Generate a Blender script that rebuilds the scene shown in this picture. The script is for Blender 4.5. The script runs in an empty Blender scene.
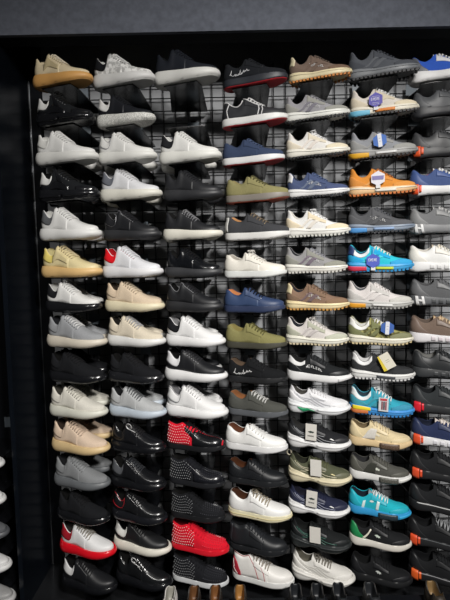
import bpy, bmesh, math, random
from mathutils import Vector, Matrix
random.seed(7)
scene = bpy.context.scene
COL = scene.collection

# ------------------------------------------------------------------ camera
FPX = 433.0                     # focal length in pixels of the 450 x 600 frame
CAM = Vector((0.0, 0.0, 1.55))
PITCH = math.radians(4.0)
ROLL = math.radians(1.2)
fw = Vector((0, math.cos(PITCH), -math.sin(PITCH)))
rt0 = Vector((1, 0, 0)); up0 = Vector((0, math.sin(PITCH), math.cos(PITCH)))
rt = rt0*math.cos(ROLL) - up0*math.sin(ROLL)
up = up0*math.cos(ROLL) + rt0*math.sin(ROLL)
cam_data = bpy.data.cameras.new('camera')
cam_data.sensor_fit = 'VERTICAL'; cam_data.sensor_height = 36.0
cam_data.lens = 36.0*FPX/600.0
cam_data.clip_start = 0.05
cam = bpy.data.objects.new('camera', cam_data)
COL.objects.link(cam)
M = Matrix((rt, up, -fw)).transposed().to_4x4()
M.translation = CAM
cam.matrix_world = M
scene.camera = cam

def at(px, py, Y):
    """world point on the vertical plane y = Y seen at a pixel of the photograph"""
    d = fw*FPX + rt*(px-225.0) + up*(300.0-py)
    return CAM + d*((Y-CAM.y)/d.y)

def pix(p):
    q = Vector(p)-CAM
    return 225+FPX*q.dot(rt)/q.dot(fw), 300-FPX*q.dot(up)/q.dot(fw)

# ------------------------------------------------------------------ materials
MATS = {}
def lin(c): return c/12.92 if c <= 0.04045 else ((c+0.055)/1.055)**2.4
def rgb(h):
    return tuple(lin(int(h[i:i+2], 16)/255) for i in (0, 2, 4))
def mat(h, kind='leather'):
    key = kind+'_'+h
    if key in MATS: return MATS[key]
    m = bpy.data.materials.new(key); m.use_nodes = True
    nt = m.node_tree; b = nt.nodes['Principled BSDF']
    c = rgb(h); mx_ = max(c)
    if mx_ > .52: c = tuple(v*(.52+(mx_-.52)*.45)/mx_ for v in c)
    rough, var, sc, bump, coat, metal = {
        'leather': (0.45, .06, 260, .06, 0, 0), 'suede': (0.95, .16, 420, .12, 0, 0),
        'patent': (0.24, .03, 90, .03, .15, 0), 'rubber': (0.5, .05, 300, .05, 0, 0),
        'gloss': (0.22, .03, 60, .01, .2, 0), 'mesh': (0.85, .22, 900, .25, 0, 0),
        'cloth': (0.9, .15, 700, .2, 0, 0), 'metal': (0.35, .04, 200, .02, 0, 1),
        'paper': (0.7, .03, 80, .0, 0, 0), 'plastic': (0.4, .03, 120, .01, 0, 0),
        'marble': (0.45, .3, 60, .05, 0, 0), 'camo': (0.85, .6, 55, .1, 0, 0),
        'speckle': (0.5, .45, 330, .04, 0, 0)}[kind]
    b.inputs['Roughness'].default_value = rough
    if kind in ('suede', 'mesh', 'cloth', 'camo'): b.inputs['Specular IOR Level'].default_value = .15
    if kind == 'leather': b.inputs['Specular IOR Level'].default_value = .35
    b.inputs['Metallic'].default_value = metal
    b.inputs['Coat Weight'].default_value = coat
    b.inputs['Coat Roughness'].default_value = .08
    tc = nt.nodes.new('ShaderNodeTexCoord')
    nz = nt.nodes.new('ShaderNodeTexNoise'); nz.inputs['Scale'].default_value = sc
    nz.inputs['Detail'].default_value = 3
    nt.links.new(tc.outputs['Object'], nz.inputs['Vector'])
    rp = nt.nodes.new('ShaderNodeValToRGB')
    lo = [max(0, x*(1-var)) for x in c]; hi = [min(1, x*(1+var*.6)+.002) for x in c]
    rp.color_ramp.elements[0].color = (*lo, 1); rp.color_ramp.elements[1].color = (*hi, 1)
    e0, e1 = (.46, .56) if kind in ('camo', 'speckle', 'marble') else (.3, .7)
    rp.color_ramp.elements[0].position = e0; rp.color_ramp.elements[1].position = e1
    nt.links.new(nz.outputs['Fac'], rp.inputs['Fac'])
    nt.links.new(rp.outputs['Color'], b.inputs['Base Color'])
    if bump:
        bp = nt.nodes.new('ShaderNodeBump'); bp.inputs['Strength'].default_value = bump
        bp.inputs['Distance'].default_value = .002
        nt.links.new(nz.outputs['Fac'], bp.inputs['Height'])
        nt.links.new(bp.outputs['Normal'], b.inputs['Normal'])
    MATS[key] = m
    return m
def mk(spec, default='leather'):
    """'ffffff' or 'suede:ffffff' -> material"""
    if ':' in spec:
        k, h = spec.split(':'); return mat(h, k)
    return mat(spec, default)

# ------------------------------------------------------------------ objects
def link_mesh(name, verts, faces, m, parent=None, smooth=True):
    me = bpy.data.meshes.new(name)
    me.from_pydata([tuple(v) for v in verts], [], faces)
    me.materials.append(m)
    if smooth:
        me.polygons.foreach_set('use_smooth', [True]*len(me.polygons))
    me.update()
    o = bpy.data.objects.new(name, me); COL.objects.link(o)
    if parent is not None: o.parent = parent
    return o

class MB:
    """collects geometry for one mesh object"""
    def __init__(s): s.v = []; s.f = []
    def grid(s, rows, close_u=False, flip=False):
        n0 = len(s.v); nr = len(rows); nc = len(rows[0])
        for r in rows: s.v += [tuple(p) for p in r]
        for i in range(nr-1 if not close_u else nr):
            for j in range(nc-1):
                a = n0+i*nc+j; b = n0+((i+1) % nr)*nc+j
                q = (a, b, b+1, a+1)
                s.f.append(q[::-1] if flip else q)
        return n0
    def tube(s, pts, r, n=6, close=False):
        pts = [Vector(p) for p in pts]
        rows = []
        N = len(pts)
        for i, p in enumerate(pts):
            a = pts[(i-1) % N] if (close or i > 0) else p
            c = pts[(i+1) % N] if (close or i < N-1) else p
            t = (c-a)
            if t.length < 1e-9: t = Vector((1, 0, 0))
            t.normalize()
            h = Vector((0, 0, 1)) if abs(t.z) < .9 else Vector((1, 0, 0))
            e1 = t.cross(h).normalized(); e2 = t.cross(e1)
            ring = [p+e1*(r*math.cos(k*2*math.pi/n))+e2*(r*math.sin(k*2*math.pi/n)) for k in range(n)]
            rows.append(ring+[ring[0]])
        n0 = s.grid(rows, close_u=close)
        if not close:
            s.f.append(tuple(n0+k for k in range(n)))
            e = n0+(N-1)*(n+1)
            s.f.append(tuple(e+k for k in reversed(range(n))))
    def box(s, x0, x1, y0, y1, z0, z1):
        n = len(s.v)
        s.v += [(x, y, z) for x in (x0, x1) for y in (y0, y1) for z in (z0, z1)]
        for q in ((0, 1, 3, 2), (4, 6, 7, 5), (0, 4, 5, 1), (2, 3, 7, 6), (0, 2, 6, 4), (1, 5, 7, 3)):
            s.f.append(tuple(n+i for i in q))
    def prism(s, outline, y0, y1):
        """outline in x,z extruded along y"""
        n = len(s.v); k = len(outline)
        s.v += [(x, y0, z) for x, z in outline]+[(x, y1, z) for x, z in outline]
        s.f.append(tuple(n+i for i in range(k)))
        s.f.append(tuple(n+k+i for i in reversed(range(k))))
        for i in range(k):
            j = (i+1) % k
            s.f.append((n+i, n+k+i, n+k+j, n+j))
    def build(s, name, m, parent=None, smooth=True, bevel=0):
        o = link_mesh(name, s.v, s.f, m, parent, smooth)
        if smooth or bevel:
            bm = bmesh.new(); bm.from_mesh(o.data)
            bmesh.ops.remove_doubles(bm, verts=bm.verts, dist=1e-5)
            if bevel:
                bmesh.ops.bevel(bm, geom=list(bm.edges), offset=bevel, segments=2, affect='EDGES', profile=.5)
            bmesh.ops.recalc_face_normals(bm, faces=bm.faces)
            bm.to_mesh(o.data); bm.free()
            o.data.update()
        return o

def empty(name, loc, rotz=0, scale=1):
    o = bpy.data.objects.new(name, None); COL.objects.link(o)
    o.empty_display_size = .03
    o.location = loc; o.rotation_euler = (0, 0, rotz); o.scale = (scale,)*3
    return o
def tag(o, label=None, cat=None, group=None, kind=None):
    if label: o['label'] = label
    if cat: o['category'] = cat
    if group: o['group'] = group
    if kind: o['kind'] = kind
    return o

# ------------------------------------------------------------------ curves
def curve(kn):
    xs = [k[0] for k in kn]; ys = [k[1] for k in kn]; n = len(xs)
    d = [(ys[i+1]-ys[i])/(xs[i+1]-xs[i]) for i in range(n-1)]
    m = [d[0]]+[0 if d[i-1]*d[i] <= 0 else 2*d[i-1]*d[i]/(d[i-1]+d[i]) for i in range(1, n-1)]+[d[-1]]
    def f(x):
        if x <= xs[0]: return ys[0]
        if x >= xs[-1]: return ys[-1]
        for i in range(n-1):
            if x <= xs[i+1]: break
        h = xs[i+1]-xs[i]; t = (x-xs[i])/h
        return ((2*t**3-3*t**2+1)*ys[i]+(t**3-2*t**2+t)*h*m[i]+(-2*t**3+3*t**2)*ys[i+1]+(t**3-t**2)*h*m[i+1])
    return f
def sstep(a, b, x):
    t = min(1, max(0, (x-a)/(b-a))); return t*t*(3-2*t)
def lerp(a, b, t): return a+(b-a)*t
def const(c): return lambda u: c

L = 0.29
# ------------------------------------------------------------------ shoe forms
FORMS = {
 'thick': dict(
    zt=[(0, .052), (.3, .047), (.6, .038), (.85, .036), (1, .036)], zb=[(0, .004), (.12, 0), (.7, 0), (1, .011)],
    w=[(0, .036), (.15, .039), (.35, .037), (.55, .044), (.7, .048), (.85, .045), (1, .04)],
    H=[(0, .064), (.03, .073), (.07, .072), (.12, .060), (.18, .046), (.225, .043), (.265, .052), (.305, .078), (.335, .088), (.365, .086), (.5, .066), (.68, .040), (.85, .028), (1, .022)],
    peak=.335, bulge=.008, over=.006, lug=0),
 'cup': dict(
    zt=[(0, .031), (.5, .028), (1, .031)], zb=[(0, .002), (.1, 0), (.65, 0), (1, .014)],
    w=[(0, .034), (.15, .037), (.35, .035), (.55, .041), (.7, .046), (.85, .043), (1, .037)],
    H=[(0, .062), (.03, .071), (.08, .070), (.18, .053), (.26, .047), (.33, .058), (.385, .082), (.42, .084), (.55, .062), (.7, .042), (.85, .032), (1, .025)],
    peak=.395, bulge=.001, over=.003, lug=0),
 'trail': dict(
    zt=[(0, .046), (.2, .042), (.45, .033), (.7, .032), (1, .036)], zb=[(0, .014), (.1, .007), (.4, .009), (.65, .007), (.85, .010), (1, .021)],
    w=[(0, .034), (.15, .036), (.35, .033), (.55, .041), (.7, .046), (.85, .043), (1, .033)],
    H=[(0, .066), (.03, .074), (.06, .070), (.13, .046), (.2, .037), (.28, .046), (.35, .073), (.4, .078), (.44, .075), (.6, .050), (.75, .033), (.88, .026), (1, .018)],
    peak=.385, bulge=.003, over=.005, lug=.008),
 'dad': dict(
    zt=[(0, .060), (.15, .054), (.35, .036), (.5, .034), (.7, .036), (.9, .036), (1, .04)], zb=[(0, .012), (.08, .001), (.25, .002), (.36, .012), (.46, .010), (.58, 0), (.75, 0), (1, .018)],
    w=[(0, .036), (.15, .040), (.35, .036), (.55, .044), (.7, .049), (.85, .046), (1, .037)],
    H=[(0, .058), (.03, .066), (.06, .062), (.13, .042), (.2, .035), (.27, .045), (.34, .066), (.38, .072), (.44, .070), (.6, .052), (.75, .037), (.88, .029), (1, .02)],
    peak=.37, bulge=.006, over=.007, lug=0),
 'runner': dict(
    zt=[(0, .044), (.2, .040), (.5, .032), (.75, .031), (1, .034)], zb=[(0, .006), (.1, 0), (.35, .003), (.55, 0), (.75, 0), (1, .015)],
    w=[(0, .034), (.15, .037), (.35, .034), (.55, .042), (.7, .047), (.85, .044), (1, .035)],
    H=[(0, .060), (.03, .068), (.07, .063), (.15, .047), (.22, .043), (.3, .055), (.36, .074), (.4, .077), (.6, .052), (.75, .036), (.88, .028), (1, .02)],
    peak=.375, bulge=.003, over=.004, lug=0),
 'mid': dict(
    zt=[(0, .029), (.5, .026), (1, .030)], zb=[(0, .002), (.1, 0), (.65, 0), (1, .012)],
    w=[(0, .035), (.15, .038), (.35, .036), (.55, .042), (.7, .046), (.85, .044), (1, .037)],
    H=[(0, .094), (.03, .101), (.1, .098), (.2, .092), (.27, .098), (.33, .106), (.38, .103), (.5, .077), (.63, .052), (.78, .038), (.88, .034), (1, .026)],
    peak=.345, bulge=.001, over=.003, lug=0),
}
HSC = {'thick': 1.17, 'cup': 1.05, 'trail': 1.14, 'dad': 1.06, 'runner': 1.08, 'mid': 1.0}
for nm_, F in FORMS.items():
    F['H'] = [(u, h*(1+(HSC[nm_]-1)*(1 if u < .6 else max(0.25, (1-u)/.4)))) for u, h in F['H']]
    for k in ('zt', 'zb', 'w', 'H'): F[k+'f'] = curve(F[k])


class Shoe:
    """geometry of one shoe form: toe along +x, outer side towards -y, heel at the origin"""
    def __init__(s, form):
        s.F = FORMS[form]
    def end(s, u, a=.13, b=.24):
        k = 1.0
        if u < a: k *= max(0, 1-((a-u)/a)**2.3)**.5
        if u > 1-b: k *= max(0, 1-((u-1+b)/b)**2.4)**.5
        return k
    def cy(s, u): return .010*sstep(.55, 1, u)-.004*math.sin(math.pi*min(1, u*1.6))
    def W(s, u): return s.F['wf'](u)*s.end(u)
    def base(s, u): return s.F['ztf'](u)-.003
    # a: 1 at the sole edge, .45 at the rim / eyestay, 0 at the crest;  sg: -1 outer side, +1 inner side
    def S(s, u, a, sg):
        F = s.F
        uu = min(1, max(0, u))
        x = (.012+uu*.972)*L
        ov = F['over']
        w = max(0, s.W(uu)-ov*.6*s.end(uu))
        H = F['Hf'](uu)
        if sg > 0 and .03 < uu < .40: H += .010*math.sin(math.pi*(uu-.03)/.37)
        toe = 1.0
        if uu > .86: toe = max(0, 1-((uu-.86)/.14)**2.6)**.5
        z0 = s.base(uu)
        t = (1-a)/.55
        # vamp arch
        if a >= .45: th = t*math.radians(52)
        else: th = math.radians(52+38*(.45-a)/.45)
        Hv = H*(.55+.45*toe) if uu > .86 else H
        yv = w*math.cos(th)**.8; zv = z0+Hv*math.sin(th)**.85
        b = sstep(F['peak']-.035, F['peak']+.05, uu)
        if b < 1:
            if a >= .45:
                yc = w*(1+.05*math.sin(math.pi*t)-(.24)*t**2.2); zc = z0+H*t
            else:
                q = (.45-a)/.45
                d = sstep(.015, .07, uu)
                wi = max(0, w*.76-.004)
                if q < .18: yc = lerp(w*.76, wi, q/.18); zc = z0+H+.002*math.sin(math.pi*q/.18)
                else:
                    r = (q-.18)/.82
                    yc = wi*(1-r**2.5); zc = z0+H-(H-.006)*d*sstep(0, .75, r)
            y = lerp(yc, yv, b); z = lerp(zc, zv, b)
        else: y, z = yv, zv
        # heel counter leans forward a little towards the collar
        if uu < .2:
            x += (.2-uu)/.2*(.006*math.sin(min(1, (z-z0)/.06)*math.pi)*-1+.004*min(1, (z-z0)/.06))
        return Vector((x, s.cy(uu)+sg*y, z))
    def N(s, u, a, sg):
        e = .004
        p1 = s.S(min(1, u+e), a, sg)-s.S(max(0, u-e), a, sg)
        p2 = s.S(u, min(1, a+.01), sg)-s.S(u, max(0, a-.01), sg)
        n = p1.cross(p2)
        if n.length < 1e-10: return Vector((-1 if u < .5 else 1, 0, 0))
        n.normalize()
        ref = Vector((0, sg, .35)) if a >= .3 else Vector((0, 0, 1))
        if u < .03: ref = Vector((-1, sg*.3, 0))
        if u > .97: ref = Vector((1, 0, .3))
        return n if n.dot(ref) > 0 else -n
    def P(s, u, t, sg=-1, off=0.0):
        """point on the side: t 0 at the sole, 1 at the rim; t > 1 runs on over the vamp"""
        a = 1-.55*t if t <= 1 else .45*(2-t)
        p = s.S(u, a, sg)
        if off: p = p+s.N(u, a, sg)*off
        return p
    # ---- sole
    def O(s, ph, off=0.0):
        u = (1-math.cos(ph))/2
        sg = -1 if math.sin(ph) >= 0 else 1
        def q(ph):
            u = (1-math.cos(ph))/2; sg = -1 if math.sin(ph) >= 0 else 1
            return Vector((u*L, s.cy(u)+sg*s.W(u)))
        p = q(ph)
        d = q(ph+.02)-q(ph-.02)
        n = Vector((d.y, -d.x)) if True else None
        if n.length < 1e-9: n = Vector((-1 if u < .5 else 1, 0))
        n.normalize()
        c = Vector((.5*L, 0))
        if n.dot(p-c) < 0: n = -n
        return p+n*off, u
    def SP(s, ph, t, off=0.0):
        b = s.F['bulge']
        p, u = s.O(ph, s.F['over']*.4+b*math.sin(math.pi*min(1, max(0, .12+t*.80)))-.002*(1 if t <= 0 else 0)+off)
        z = lerp(s.F['zbf'](u), s.F['ztf'](u), t)
        return Vector((p.x, p.y, z))

def us(n, a=0., b=1.):
    return [a+(b-a)*(1-math.cos(math.pi*i/n))/2 for i in range(n+1)]

class Builder:
    def __init__(s, form, root):
        s.g = Shoe(form); s.root = root; s.F = s.g.F
    def upper(s, m, lining):
        g = s.g; U = us(46)
        A = [1-.55*i/9 for i in range(10)]+[.45*(1-i/10) for i in range(1, 11)]
        outer = MB(); inner = MB()
        pk = s.F['peak']
        for sg in (-1, 1):
            rows = [[g.S(u, a, sg) for a in A] for u in U]
            for (mb, test) in ((outer, lambda u, j: j < 11 or u > pk-.005), (inner, lambda u, j: not (j < 11 or u > pk-.005))):
                n0 = len(mb.v); nc = len(A)
                for r in rows: mb.v += [tuple(p) for p in r]
                for i in range(len(U)-1):
                    for j in range(nc-1):
                        if test((U[i]+U[i+1])/2, j):
                            a = n0+i*nc+j; b = a+nc
                            mb.f.append((a, b, b+1, a+1))
        for mb in (outer, inner):            # drop the unused vertices
            used = sorted({i for f in mb.f for i in f}); mp = {o: n for n, o in enumerate(used)}
            mb.v = [mb.v[i] for i in used]; mb.f = [tuple(mp[i] for i in f) for f in mb.f]
        s.up = outer.build('upper', m, s.root); inner.build('lining', lining, s.root)
    def sole(s, m, t0=0.0, t1=1.0, name='sole'):
        g = s.g; n = 60
        lv = [t0+(t1-t0)*k/8 for k in range(9)]
        mb = MB(); rows = []
        for t in lv:
            rows.append([g.SP(2*math.pi*i/n, t) for i in range(n)]+[g.SP(0, t)])
        mb.grid(rows)
        for t, z in ((t0, 0), (t1, 0)):      # bottom and top closed by strips across
            U = us(24)
            rr = []
            for u in U:
                ph = math.acos(1-2*u)
                a = g.SP(ph, t); b = g.SP(2*math.pi-ph, t)
                rr.append([a.lerp(b, k/4) for k in range(5)])
            mb.grid(rr)
        s.so = mb.build(name, m, s.root)
        return s.so
    def outsole(s, m, th=.0035, wide=0.0):
        g = s.g; n = 60; mb = MB(); rows = []
        for dz, off in ((-th, -.006+wide), (-th*.4, -.001+wide), (.001, -.0005+wide)):
            r = []
            for i in range(n+1):
                p = g.SP(2*math.pi*(i % n)/n, 0, off); r.append(Vector((p.x, p.y, p.z+dz)))
            rows.append(r)
        mb.grid(rows)
        rr = []
        for u in us(24):
            ph = math.acos(1-2*u)
            a = g.SP(ph, 0, -.006+wide); b = g.SP(2*math.pi-ph, 0, -.006+wide)
            rr.append([a.lerp(b, k/4)-Vector((0, 0, th)) for k in range(5)])
        mb.grid(rr)
        return mb.build('outsole', m, s.so)
    def lugs(s, m, u0=0., u1=1., h=None, n=24):
        g = s.g; h = h or s.F['lug']; mb = MB()
        for k in range(n):
            ph = 2*math.pi*(k+.5)/n
            # even spacing along the length, not in angle
            uu = (k+.5)/n*2
            sg = 1
            if uu > 1: uu = 2-uu; sg = -1
            if not (u0 <= uu <= u1): continue
            ph = math.acos(1-2*uu); ph = ph if sg > 0 else 2*math.pi-ph
            c, u = g.O(ph, -.004)
            z = s.F['zbf'](u)
            wd = .0068
            base = [(-wd, -.010), (wd, -.010), (wd, .006), (-wd, .006)]
            tip = [(x*.7, y*.8) for x, y in base]
            sy = 1 if math.sin(ph) < 0 else -1
            n0 = len(mb.v)
            for (x, y) in base: mb.v.append((c.x+x, c.y+y*sy, z+.003))
            for (x, y) in tip: mb.v.append((c.x+x+.001, c.y+y*sy, z-h))
            for q in ((0, 1, 5, 4), (1, 2, 6, 5), (2, 3, 7, 6), (3, 0, 4, 7), (4, 5, 6, 7), (3, 2, 1, 0)):
                mb.f.append(tuple(n0+i for i in q))
        return mb.build('tread_lugs', m, s.so, smooth=False)
    def soleband(s, name, m, u0, u1, t0, t1, off=.0015, slant=0.0, both=True):
        """raised band on the side wall of the sole from u0 to u1; wraps the heel when u0 = 0, the toe when u1 = 1"""
        g = s.g; mb = MB()
        p0 = math.acos(1-2*max(0, u0)); p1 = math.acos(1-2*min(1, u1))
        if u0 <= 0: rng = [(-p1, p1)]
        elif u1 >= 1: rng = [(p0, 2*math.pi-p0)]
        else: rng = [(p0, p1)]+([(2*math.pi-p1, 2*math.pi-p0)] if both else [])
        for a, b in rng:
            mb = MB()
            n = max(8, int(abs(b-a)/.08)); rows = []
            for i in range(-1, n+2):
                ii = min(n, max(0, i)); edge = i < 0 or i > n
                ph = a+(b-a)*ii/n; r = []
                for k in range(-1, 6):
                    kk = min(4, max(0, k)); e2 = edge or k < 0 or k > 4
                    t = t0+(t1-t0)*kk/4
                    r.append(g.SP(ph+slant*(kk/4-.5)*(1 if ph < math.pi else -1), t, -.001 if e2 else off))
                rows.append(r)
            mb.grid(rows)
            o = mb.build(name, m, s.so)
        return o
    def patch(s, name, m, fn, ns=14, nq=6, off=.0013, sides=(-1,), parent=None):
        g = s.g; mb = MB(); wrap = fn(0, .5)[0] <= .001 or fn(1, .5)[0] >= .999
        for sg in sides:
            rows = []
            if not wrap: mb = MB()
            for i in range(-1, ns+2):
                ii = min(ns, max(0, i)); r = []
                for k in range(-1, nq+2):
                    kk = min(nq, max(0, k)); edge = i < 0 or i > ns or k < 0 or k > nq
                    u, t = fn(ii/ns, kk/nq)
                    r.append(g.P(u, t, sg, -.0006 if edge else off))
                rows.append(r)
            mb.grid(rows)
            if not wrap: o = mb.build(name, m, parent or s.root)
        return mb.build(name, m, parent or s.root) if wrap else o
    def band(s, name, m, u0, u1, lo, hi, sides=(-1, 1), off=.0013, ns=14, nq=6):
        lo = curve(lo) if isinstance(lo, list) else const(lo); hi = curve(hi) if isinstance(hi, list) else const(hi)
        def fn(a, q):
            u = u0+(u1-u0)*a; return u, lerp(lo(u), hi(u), q)
        return s.patch(name, m, fn, ns, nq, off, sides)
    def quad(s, name, m, c00, c10, c11, c01, sides=(-1,), off=.0016, ns=8, nq=6):
        def fn(a, q):
            u = lerp(lerp(c00[0], c10[0], a), lerp(c01[0], c11[0], a), q)
            t = lerp(lerp(c00[1], c10[1], a), lerp(c01[1], c11[1], a), q)
            return u, t
        return s.patch(name, m, fn, ns, nq, off, sides)
    def line(s, name, m, paths, r=.0012, sides=(-1,), off=.001, sub=6, parent=None):
        g = s.g
        for sg in sides:
            mb = MB()
            for path in paths:
                pts = []
                for i in range(len(path)-1):
                    for k in range(sub):
                        q = k/sub
                        pts.append(g.P(lerp(path[i][0], path[i+1][0], q), lerp(path[i][1], path[i+1][1], q), sg, off))
                pts.append(g.P(*path[-1], sg, off))
                mb.tube(pts, r, 5)
            o = mb.build(name, m, parent or s.root)
        return o
    def over(s, u, y, off):
        """point over the vamp: y -1..1 from the outer eyestay to the inner one"""
        sg = -1 if y < 0 else 1
        return s.g.S(u, .45*abs(y), sg)+s.g.N(u, max(.02, .45*abs(y)), sg)*off
    def laces(s, m, u0=None, u1=None, n=6, r=.0026, bow=True):
        pk = s.F['peak']; u0 = pk+.035 if u0 is None else u0; u1 = pk+.27 if u1 is None else u1
        mb = MB()
        for k in range(n):
            u = u0+(u1-u0)*k/(n-1)
            mb.tube([s.over(u+.012*(1 if k % 2 else -1)*y*.4, y, .0016+.002*(1-y*y)) for y in (-.98, -.7, -.35, 0, .35, .7, .98)], r, 6)
            if k < n-1:
                du = (u1-u0)/(n-1)
                mb.tube([s.over(u+du*(y+.9)/1.8, y, .0026+.002*(1-y*y)) for y in (-.9, -.5, 0, .5, .9)], r*.9, 6)
        if bow:
            c = s.over(u0+.01, 0, .008)
            for sg in (-1, 1):
                pts = []
                for i in range(9):
                    th = 2*math.pi*i/8
                    pts.append(c+Vector((.012*math.sin(th)+.006*(1-math.cos(th)), sg*.019*(1-math.cos(th))*.6, .004-.005*(1-math.cos(th))*.5+.002*math.sin(th))))
                mb.tube(pts, r*.8, 6)
                mb.tube([c, c+Vector((.012, sg*.012, .001)), c+Vector((.022, sg*.021, -.006))], r*.8, 6)
        s.lc = mb.build('laces', m, s.root)
        return s.lc
    def eyelets(s, m, u0=None, u1=None, n=6, r=.0021):
        pk = s.F['peak']; u0 = pk+.03 if u0 is None else u0; u1 = pk+.26 if u1 is None else u1
        for sg in (-1, 1):
            mb = MB()
            for k in range(n):
                u = u0+(u1-u0)*k/(n-1)
                c = s.g.P(u, .93, sg, .0016); nn = s.g.N(u, .49, sg)
                e1 = nn.cross(Vector((0, 0, 1))).normalized(); e2 = nn.cross(e1)
                n0 = len(mb.v); K = 8
                for hh, rr in ((-.002, r), (.0006, r), (.0006, 0)):
                    for i in range(K):
                        th = 2*math.pi*i/K
                        mb.v.append(tuple(c+nn*hh+(e1*math.cos(th)+e2*math.sin(th))*max(rr, 1e-4)))
                for q in range(2):
                    for i in range(K):
                        a = n0+q*K+i; b = n0+q*K+(i+1) % K
                        mb.f.append((a, b, b+K, a+K))
            o = mb.build('eyelet_row', m, s.up)
        return o
    def tongue(s, m, rise=.012, back=.055, w=.024):
        pk = s.F['peak']; mb = MB(); rows = []
        base = s.g.S(pk+.03, 0, -1)
        U = [pk+.16, pk+.10, pk+.05, pk+.01]
        path = [s.g.S(u, 0, -1)+Vector((0, 0, .002)) for u in U]
        last = path[-1]
        path[-1] = Vector((last.x, last.y, base.z+.004))
        path += [Vector((path[-1].x-back*L*.6, last.y, path[-1].z+rise*.62)), Vector((path[-1].x-back*L, last.y, path[-1].z+rise))]
        prof = []
        for i, p in enumerate(path):
            k = i/(len(path)-1); hw = w*(.72+.28*k); r = []
            for yy in (-1, -.8, -.4, 0, .4, .8, 1):
                r.append(p+Vector((0, yy*hw, -.010*yy*yy)))
            prof.append(r)
        top = prof
        bot = [[q+Vector((-.003, 0, -.006)) for q in r] for r in prof]
        rows = []
        for a, b in zip(top, bot): rows.append(a+b[::-1]+[a[0]])
        n0 = mb.grid(rows); k = len(rows[0])-1
        mb.f.append(tuple(n0+(len(rows)-1)*(k+1)+i for i in range(k)))
        mb.f.append(tuple(n0+i for i in reversed(range(k))))
        return mb.build('tongue', m, s.root)
    def studs(s, m, n_u=15, n_t=7, u0=.04, u1=.5, t0=.12, t1=.95, r=.0022, name='studs', toe=False):
        def spike(mb, c, nn):
            e1 = nn.cross(Vector((.3, .2, 1))).normalized(); e2 = nn.cross(e1); n0 = len(mb.v)
            for i in range(5):
                th = 2*math.pi*i/5; mb.v.append(tuple(c+(e1*math.cos(th)+e2*math.sin(th))*r-nn*.0005))
            mb.v.append(tuple(c+nn*r*2.0))
            for i in range(5): mb.f.append((n0+i, n0+(i+1) % 5, n0+5))
        for sg in (-1, 1):
            mb = MB()
            for i in range(n_u if not toe else 0):
                for j in range(n_t):
                    u = u0+(u1-u0)*(i+.5*(j % 2))/n_u; t = t0+(t1-t0)*j/(n_t-1)
                    a = 1-.55*t; spike(mb, s.g.S(u, a, sg), s.g.N(u, a, sg))
            if not toe: o = mb.build(name, m, s.root, smooth=False)
        if toe:
            mb = MB()
            for i in range(9):
                for j in range(9):
                    u = .62+.32*(i+.5*(j % 2))/9; y = -1.6+3.2*j/8
                    sg = -1 if y < 0 else 1; a = .45*abs(y) if abs(y) <= 1 else .45+.55*(abs(y)-1)
                    spike(mb, s.g.S(u, a, sg), s.g.N(u, max(.03, a), sg))
            o = mb.build(name, m, s.root, smooth=False)
        return o

CROC = [(-1, .05), (-.7, .22), (-.35, .28), (-.1, .42), (.1, .30), (.35, .34), (.55, .22), (.98, .30), (.75, .06), (1.0, -.06), (.55, -.08), (.4, -.3), (.25, -.1), (-.1, -.12), (-.25, -.34), (-.38, -.12), (-.7, -.02)]
def croc(b, u, t, m, size=.095):
    """small reptile emblem drawn as a raised outline with a filled body"""
    pts = [(u+size*x*.5, t+size*y*3.2) for x, y in CROC]
    g = b.g; mb = MB(); n0 = 0
    c = (u-size*.02, t+size*.3)
    rim = [g.P(p[0], p[1], -1, .0022) for p in pts]; cc = g.P(c[0], c[1], -1, .0022)
    mb.v = [tuple(p) for p in rim]+[tuple(cc)]
    k = len(rim)
    for i in range(k): mb.f.append((i, (i+1) % k, k))
    low = [g.P(p[0], p[1], -1, 0) for p in pts]; n0 = len(mb.v); mb.v += [tuple(p) for p in low]
    for i in range(k): mb.f.append((i, (i+1) % k, n0+(i+1) % k, n0+i))
    return mb.build('emblem', m, b.up, smooth=False)

SCRIPT = [[(0, .9), (-.02, .5), (-.06, .1), (-.1, .15), (-.06, .28), (.05, .05), (.14, .1), (.2, .35), (.24, .3), (.2, .1), (.25, .08), (.3, .35), (.33, .12), (.38, .12), (.4, .38), (.44, .15), (.5, .9), (.46, .15), (.54, .12), (.57, .35), (.52, .15), (.62, .2), (.68, .4), (.70, .12), (.76, .3), (.8, .12), (.86, .35), (.9, .14), (1, .22)]]
def script(b, m, u0, u1, t0, t1, r=.0014):
    b.line('script_lettering', m, [[(u0+(u1-u0)*x, t0+(t1-t0)*y) for x, y in p] for p in SCRIPT], r, off=.0016, sub=3, parent=b.up)
def wordmark(b, m, u0, u1, t, h=.16, r=.0011, rise=0.0):
    """square mark followed by small capitals, too small in the photo to read"""
    P = []
    n = 7; du = (u1-u0)/n
    for k in range(n):
        a = u0+du*k; z = t+rise*k/n
        if k == 0: P += [[(a, z), (a+du*.7, z+h)], [(a, z+h), (a+du*.7, z)], [(a, z+h*.5), (a+du*.8, z+h*.5)]]
        elif k % 3 == 1: P += [[(a, z), (a, z+h), (a+du*.55, z+h)], [(a, z+h*.5), (a+du*.5, z+h*.5)], [(a, z), (a+du*.55, z)]]
        elif k % 3 == 2: P += [[(a, z), (a, z+h), (a+du*.5, z+h), (a+du*.5, z+h*.5), (a, z+h*.5), (a+du*.55, z)]]
        else: P += [[(a, z+h), (a, z), (a+du*.55, z)]]
    b.line('wordmark', m, P, r, off=.0014, sub=2, parent=b.up)
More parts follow.
